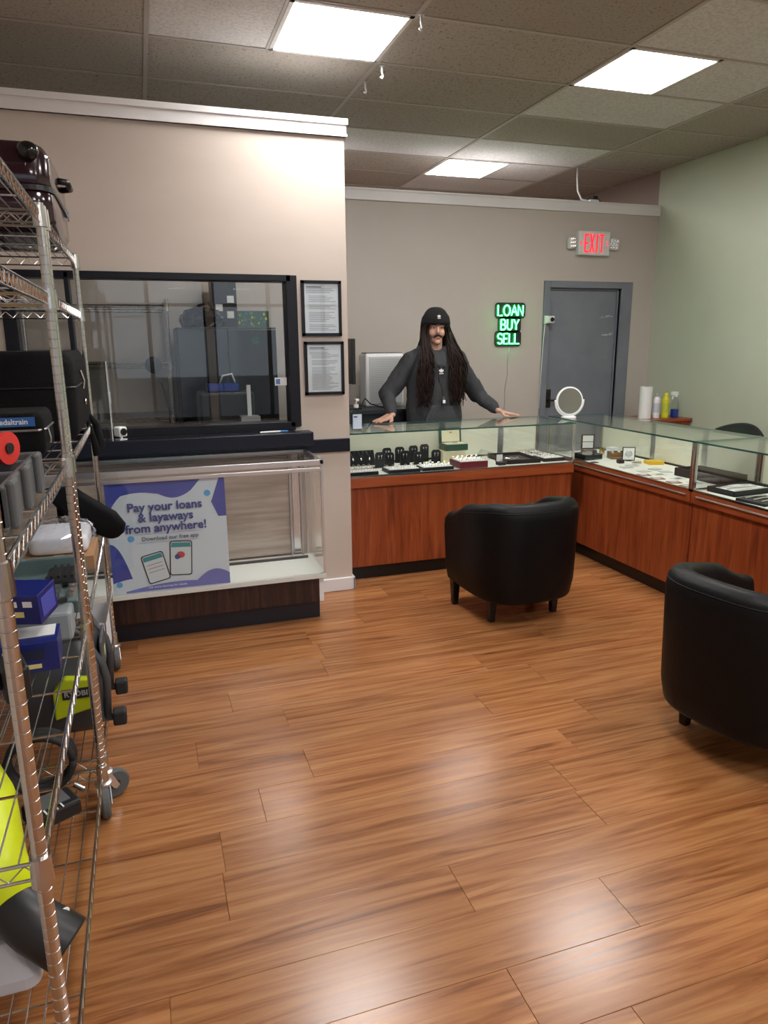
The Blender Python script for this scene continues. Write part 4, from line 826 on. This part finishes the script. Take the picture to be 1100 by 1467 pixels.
for a in ((-.055, .055, -.04, -.034), (-.055, .055, .034, .04), (-.055, -.049, -.04, .04), (.049, .055, -.04, .04)): g.box(*a, 0, .05)
g.box(-.055, .055, -.04, .04, 0, .005); g.build('chest_walls', wdm, t); rn = random.Random(1)
for k in range(5): G().ell((-.035+.017*k, rn.uniform(-.015, .015), .045), (.014, .012, .012), nu=10, nv=6).build('trinket', [silver, velvet, mat('bronze', (.2, .11, .05), .3, 1.0)][k % 3], t)
t = thing('coin_slab', 'upright white coin holder with dark border', 'coin holder', (3.255, 4.235, Z2), -.5); box('holder', -.045, .045, -.004, .004, .002, .10, black_pl, t, bevel=.004); s_ = box('insert', -.038, .038, -.0065, -.004, .009, .093, white_pad, t); g = G(); g.M = Matrix.Translation((0, -.0065, .05)) @ Matrix.Rotation(PI/2, 4, 'X'); g.lathe([(.024, 0), (.024, .002), (.02, .003)], n=22); g.build('coin', silver, s_); box('foot', -.02, .02, -.02, .02, 0, .006, black_pl, t)
t = thing('black_ring_box', 'tiny black ring box in front of the coin holder', 'box', (3.14, 4.17, Z2)); soft_box('box_base', velvet, t, .045, .04, .026, .008); box('seam', -.0228, .0228, -.0202, .0202, .0135, .015, black_gl, t)
t = thing('silver_bar', 'small silver bar beside the yellow box', 'bar', (3.215, 4.09, Z2), .4); box('bar', -.035, .035, -.018, .018, 0, .018, silver, t, bevel=.003); box('stamp', -.025, .025, -.012, .012, .0178, .0186, steel, t)
t = thing('yellow_box', 'bright yellow card box lying in the corner showcase', 'box', (3.335, 4.06, Z2), -.25); box('carton', -.055, .055, -.045, .045, 0, .024, mat('card_yellow', (.72, .47, .02), .45), t, bevel=.002); [box('logo_print', -.03+.02*k, -.018+.02*k, -.015, .01, .0238, .0248, mat('card_orange', (.6, .3, .02), .45), t) for k in range(3)]
cards = [(3.07, 4.01, 0), (3.15, 4.05, 0), (3.08, 3.84, 0), (3.20, 3.88, 1), (2.995, 3.73, 2), (3.10, 3.71, 3), (2.995, 3.60, 2), (3.005, 3.465, 2), (3.11, 3.55, 3), (3.20, 3.78, 0), (2.998, 3.345, 2), (3.11, 3.41, 3)]
nms = ['pale silver certificate card', 'grey green note card', 'brown red coin card', 'white coin card with dark print']; cms = [mat('card_silver', (.50, .53, .56), .3), mat('card_greygreen', (.42, .43, .33), .5), mat('card_redbrown', (.25, .10, .08), .5), mat('card_white', (.72, .73, .72), .5)]
nb = ['between the black ring box and the case front', 'behind the first card near the silver bar', 'behind the brown red cards near the silver bar', 'in front of the yellow box', 'at the front closest to the black ring box', 'beside the middle brown red card', 'at the front in the middle of the cards', 'at the front near the steel post', 'near the black coin tray edge', 'beside the grey green note card', 'at the front touching the steel post', 'between the coin tray and the steel post']
rn = random.Random(13)
for (x, y, k), b_ in zip(cards, nb):
    t = thing('coin_card', nms[k] + ' ' + b_, 'card', (x, y, Z2), rn.uniform(-.35, .35), 'coin cards'); box('card', -.038, .038, -.03, .03, 0, .003, cms[k], t); box('print', -.025, .02, -.018, .015, .003, .0036, mat('print_dark', (.15, .14, .14), .5) if k == 3 else mat('print_pale', (.6, .58, .55), .4), t)
def open_tray(label, x, y, w, d, h, rz, z=Z2):
    t = thing('coin_tray', label, 'tray', (x, y, z), rz); g = G(); g.box(-w/2, w/2, -d/2, d/2, 0, .008)
    for a in ((-w/2, w/2, -d/2, -d/2+.008), (-w/2, w/2, d/2-.008, d/2), (-w/2, -w/2+.008, -d/2, d/2), (w/2-.008, w/2, -d/2, d/2)): g.box(*a, 0, h)
    g.build('tray', mat('charcoal_felt', (.022, .022, .023), .85), t); return t
t = open_tray('deep charcoal tray of silver coins in plastic rounds', 3.285, 3.48, .21, .37, .05, .05)
for i in range(5):
    for j in range(2): cx, cy = -.03+.05*j, -.12+.045*i; G().lathe([(.019, .009), (.019, .013), (.016, .0145)], c=(cx, cy, 0), n=18).build('coin', silver, t)
t = open_tray('black tray of price tagged bracelets on white pads', 3.17, 3.11, .32, .19, .03, .08)
for k in range(3): s_ = box('pad', -.145, .145, -.082+.056*k, -.032+.056*k, .009, .02, white_pad, t); G().tube([(-.12, -.057+.056*k, .024), (0, -.052+.056*k, .028), (.12, -.06+.056*k, .024)], .004, 5).build('bracelet', silver, s_)
box('price_tag', -.06, .02, .0, .045, .0305, .033, white_pl, t)
t = thing('bracelet_pad', 'black pad with three silver bracelets behind the case front', 'jewellery tray', (3.07, 2.86, Z2), .1); box('pad', -.10, .10, -.09, .09, 0, .015, velvet, t, bevel=.003); [G().tube([(-.08, -.05+.05*k, .019), (0, -.045+.05*k, .022), (.08, -.05+.05*k, .019)], .005, 5).build('bracelet', silver, t) for k in range(3)]

# ================================================================ PERSON
def voxel(g, name, vs, smooth_it=6):
    me = g.mesh(name); o = bpy.data.objects.new('tmp', me); COL.objects.link(o)
    r = o.modifiers.new('r', 'REMESH'); r.mode = 'VOXEL'; r.voxel_size = vs; r.use_smooth_shade = True
    s = o.modifiers.new('s', 'SMOOTH'); s.factor = .5; s.iterations = smooth_it
    bpy.context.view_layer.update(); me2 = bpy.data.meshes.new_from_object(o.evaluated_get(bpy.context.evaluated_depsgraph_get())); bpy.data.objects.remove(o); me2.name = name
    for p in me2.polygons: p.use_smooth = True
    return me2
PX, PY = 2.085, 5.03
person = thing('person', 'man in dark grey hoodie and black beanie leaning on the counter', 'person', (PX, PY, 0))
skin = mat('skin', (.52, .30, .22), .5); hood = mat('charcoal_hoodie', (.040, .042, .047), .9, bump=(60, .35)); hair_m = mat('dark_brown_hair', (.014, .005, .003), .55, spec=.25); denim = mat('black_denim', (.015, .016, .02), .85)
HM = Matrix.Rotation(-.20, 4, 'Z'); g = G(); g.M = HM
g.ell((0, .02, 1.675), (.074, .093, .084)); g.ell((0, -.022, 1.622), (.060, .068, .090)); g.ell((0, -.045, 1.558), (.043, .043, .036)); g.ell((0, -.078, 1.540), (.022, .018, .018))
g.cap_((0, -.088, 1.650), (0, -.108, 1.610), .008, .012); [g.ell((s*.010, -.098, 1.606), .008) for s in (-1, 1)]
for s in (-1, 1): g.ell((s*.034, -.058, 1.605), (.024, .028, .030)); g.cap_((s*.014, -.082, 1.657), (s*.046, -.070, 1.656), .010, .009); g.ell((s*.076, .012, 1.625), (.010, .022, .032)); g.cap_((s*.002, -.090, 1.572), (s*.020, -.083, 1.571), .0075, .006)
g.M = Matrix.Identity(4); g.cap_((0, .025, 1.40), (0, .0, 1.56), .060, .052)
g.ell((0, .02, 1.33), (.16, .10, .14)); g.ell((0, .02, 1.12), (.14, .095, .20)); g.ell((0, .03, .93), (.16, .11, .12))
ARM = {-1: ((-.185, .02, 1.40), (-.365, .035, 1.165), (-.405, -.165, 1.035)), 1: ((.185, .02, 1.40), (.365, .04, 1.145), (.455, -.135, 1.035))}
HD = {-1: (Vector((-.105, -.05, 0)).normalized(), Vector((.38, -.92, 0))), 1: (Vector((.15, -.055, 0)).normalized(), Vector((-.30, -.95, 0)))}
for s in (-1, 1):
    S, E_, W = [Vector(p) for p in ARM[s]]
    g.cap_(S, E_, .048, .040); g.cap_(E_, W, .038, .025)
    d_ = HD[s][0]; nrm = Vector((-d_.y, d_.x, 0)); th = nrm if nrm.y < 0 else -nrm      # thumb side (towards the camera)
    zf = ZT+.0095
    K = W + d_*.085; K.z = zf+.012
    P1 = W.copy(); P1.z = max(W.z, zf+.02)
    for q in (-1, -.33, .33, 1): g.cap_(P1+th*q*.018, K+th*q*.030, .017, .0125)
    for i, (q, ln) in enumerate(((1, .072), (.33, .082), (-.33, .076), (-1, .060))):
        b0 = K+th*q*.031; fd = (d_+th*q*.16).normalized(); m0 = b0+fd*ln*.5; m0.z = zf+.009; e0 = b0+fd*ln; e0.z = zf
        g.cap_(b0, m0, .0105, .0092); g.cap_(m0, e0, .0092, .0078)
    tb = P1+d_*.025+th*.022; tm = tb+th*.030+d_*.022; te = tm+th*.012+d_*.030; tm.z = zf+.004; te.z = zf
    g.cap_(tb, tm, .0135, .0115); g.cap_(tm, te, .011, .0088)
for s in (-1, 1): g.cap_((s*.09, .03, .90), (s*.10, .02, .48), .085, .058); g.cap_((s*.10, .02, .48), (s*.11, .05, .09), .052, .036); g.cap_((s*.11, .05, .06), (s*.125, -.12, .045), .042, .036)
me = voxel(g, 'body', .0045, 4); me.materials.append(skin); mkobj('body', me, person)
# hoodie
g = G()
g.rings([[(rx*math.cos(t_), .018+ry*math.sin(t_), z) for t_ in [2*PI*i/28 for i in range(28)]] for z, rx, ry in ((.85, .196, .132), (.88, .215, .145), (.97, .222, .146), (1.10, .215, .142), (1.24, .220, .142), (1.34, .222, .136), (1.40, .205, .122), (1.45, .150, .095), (1.485, .09, .07))])
for s in (-1, 1):
    S, E_, W = [Vector(p) for p in ARM[s]]
    g.cap_((s*.07, .02, 1.46), S+Vector((0, 0, .01)), .062, .074); g.cap_(S, E_, .078, .068); g.cap_(E_, E_+(W-E_)*.86, .064, .046); g.cap_(E_+(W-E_)*.80, E_+(W-E_)*.93, .040, .036)
    for k in range(3): p = E_+(W-E_)*(.45+.15*k); g.ell(p+Vector((0, 0, .004)), (.054-.003*k,)*2+(.05-.003*k,), nu=12, nv=8)
for k in range(13):
    a = PI*(-.28+1.56*k/12); p = (.100*math.cos(a), .035+.085*math.sin(a), 1.475+.045*max(0, math.sin(a))); g.ell(p, .038, nu=10, nv=6)
g.cap_((-.095, -.03, 1.465), (-.022, -.112, 1.375), .026, .018); g.cap_((.095, -.03, 1.465), (.022, -.112, 1.375), .026, .018)
rn = random.Random(21)
me = voxel(g, 'hoodie', .009, 5); me.materials.append(hood)
from mathutils import noise as mn
for v in me.vertices:
    c = v.co; n_ = mn.noise(Vector((c.x*14, c.y*14, c.z*7)))*.010 + mn.noise(Vector((c.x*30, c.y*30, c.z*22)))*.005; v.co = c + v.normal*n_
ho = mkobj('hoodie', me, person)
G().prism([(-.13, .93), (.13, .93), (.13, .985), (.085, 1.085), (-.085, 1.085), (-.13, .985)], -.137, -.10, 'xz').build('front_pocket', hood, ho, bevel=.012, smooth=True, seg=3)
def trefoil(parent, m_, loc, s, rot):
    g = G()
    for a, k in ((0, 1.0), (.65, .85), (-.65, .85)):
        pts = [(.28*s*math.sin(t)*k, .62*s+.55*s*k*-math.cos(t)*.9) for t in [2*PI*i/12 for i in range(12)]]; pts = [(x*math.cos(a)+y*math.sin(a), -x*math.sin(a)+y*math.cos(a)) for x, y in pts]; g.prism(pts, -.0012, .0012, 'xz')
    for z in (-.12, -.34): g.box(-.62*s, .62*s, -.0012, .0012, z*s-.06*s, z*s+.05*s)
    o = g.build('emblem', m_, parent); o.location = loc; o.rotation_euler = rot; return o
white_e = mat('emblem_white', (.75, .75, .75), .6)
trefoil(ho, white_e, (-.005, -.131, 1.322), .026, (-.12, 0, 0))
for s in (-1, 1): G().tube([(s*.03, -.112, 1.40), (s*.032, -.135, 1.34), (s*.03, -.142, 1.25)], .003, 5).build('drawstring', hood, ho, smooth=True)
# trousers and shoes
g = G(); g.ell((0, .03, .92), (.175, .125, .10))
for s in (-1, 1): g.cap_((s*.09, .03, .90), (s*.10, .02, .48), .10, .075); g.cap_((s*.10, .02, .48), (s*.11, .05, .10), .072, .062)
me = voxel(g, 'trousers', .012, 4); me.materials.append(denim); mkobj('trousers', me, person)
for s in (-1, 1): g = G(); g.rings([[(s*.117+u, -.04+w, z) for u, w in rrect(sx, sy, .04)] for z, sx, sy in ((0, .10, .29), (.03, .10, .29), (.07, .09, .25), (.105, .085, .13))]); g.build('shoe', black_pl, person, smooth=True)
def GH():
    g = G(); g.M = HM.copy(); return g
# face details
for s in (-1, 1):
    e = GH().ell((s*.029, -.079, 1.641), (.0105, .0075, .0048), nu=12, nv=8).build('eye', mat('eye_white', (.7, .68, .65), .2), person, smooth=True); GH().ell((s*.029, -.0852, 1.641), (.0056, .0025, .0048), nu=10, nv=6).build('iris', mat('iris_dark', (.03, .018, .012), .15), e, smooth=True)
    GH().tube([(s*.013, -.094, 1.660), (s*.030, -.091, 1.666), (s*.048, -.076, 1.661)], [.0032, .0038, .002], 6).build('eyebrow', hair_m, person, smooth=True)
GH().tube([(-.030, -.083, 1.570), (-.020, -.094, 1.583), (-.006, -.101, 1.588), (.006, -.101, 1.588), (.020, -.094, 1.583), (.030, -.083, 1.570)], [.003, .006, .0065, .0065, .006, .003], 7).build('moustache', hair_m, person, smooth=True)
GH().tube([(-.014, -.094, 1.569), (0, -.0985, 1.570), (.014, -.094, 1.569)], [.003, .0045, .003], 6).build('lips', mat('lips', (.40, .17, .14), .45), person, smooth=True); GH().tube([(-.016, -.088, 1.529), (0, -.096, 1.527), (.016, -.088, 1.529)], [.004, .006, .004], 6).build('goatee', mat('stubble', (.10, .05, .04), .7), person, smooth=True)
# beanie
g = GH(); rings = []; nT = 36
def zb(th): c = math.cos(th); return 1.668 if c < -.2 else 1.668-.075*min(1, (c+.2)/.9)          # th=pi is the front
for k in range(11):
    f = k/10; ring = []
    for i in range(nT):
        th = 2*PI*i/nT; b = zb(th); a = f*PI/2; z = b+(1.792-b)*math.sin(a) if k > 2 else b+(1.792-b)*math.sin(a); rr = math.cos(a)**.78 if k < 10 else .02
        out = 1.06 if k <= 3 else 1.0
        ring.append(((.104*out*rr*math.sin(th)), .010+.118*out*rr*math.cos(th), z))
    rings.append(ring)
g.rings(rings); bn = g.build('beanie', mat('black_knit', (.006, .006, .007), .95, bump=(120, .4)), person, smooth=True)
trefoil(bn, white_e, (-.0235, -.1225, 1.712), .018, (-.22, 0, -.20))
# long wavy hair in locks
rn = random.Random(17); g = G()
for s in (-1, 1):
    for k in range(95):
        a = rn.uniform(.15, 1.0); x0 = s*(.058+.026*rn.random()); y0 = -.035+.085*rn.random(); spread = rn.uniform(-.035, .075); zend = rn.uniform(1.07, 1.20); ph = rn.uniform(0, 6.28); fr = rn.uniform(22, 34)
        front = rn.random() < .88; spread = spread if front else 0; fr *= 1.5; pts = []; n = 22
        for i in range(n+1):
            f = i/n; z = 1.675-(1.675-zend)*f; w = min(1, f*1.6)
            x = x0*1.12+s*(spread*w+.026*w) + .011*w*(.4+f)*math.sin(fr*z+ph); yb = -.125-.03*rn.random()*0 if front else .12
            yy = y0+(yb-.03*spread*10*0-y0)*min(1, max(0, (f-.12)/.36)) + .009*w*math.cos(fr*z*1.1+ph) - (.018 if front else 0)*w*(k % 5)/4
            pts.append((x, yy, z))
        g.tube(pts, [.0055*(1-.75*(i/n)**2)+.0008 for i in range(n+1)], 5)
for k in range(40):
    x0 = rn.uniform(-.07, .07); ph = rn.uniform(0, 6); pts = [(x0*(1+.6*i/14)+.006*math.sin(i*.9+ph), .10+.05*min(1, i/5), 1.66-.045*i*rn.uniform(.97, 1.03)) for i in range(13)]; g.tube(pts, [.007-.0003*i for i in range(13)], 5)
g.build('hair', hair_m, person, smooth=True)
t = thing('lanyard', 'black lanyard with badge hanging round the neck of the man', 'lanyard', (PX, PY, 0)); G().tube([(-.062, -.08, 1.44), (-.045, -.148, 1.34), (-.018, -.160, 1.22), (.004, -.158, 1.145), (.02, -.160, 1.22), (.035, -.150, 1.34), (.060, -.08, 1.44)], .003, 6).build('cord', black_pl, t, smooth=True)
b = box('badge', -.014, .022, -.166, -.152, 1.085, 1.135, black_pl, t, bevel=.003); box('badge_print', -.006, .014, -.1675, -.1658, 1.103, 1.127, white_pl, b); G().cyl((.004, -.158, 1.135), (.004, -.158, 1.148), .004, n=8).build('clip', silver, t)
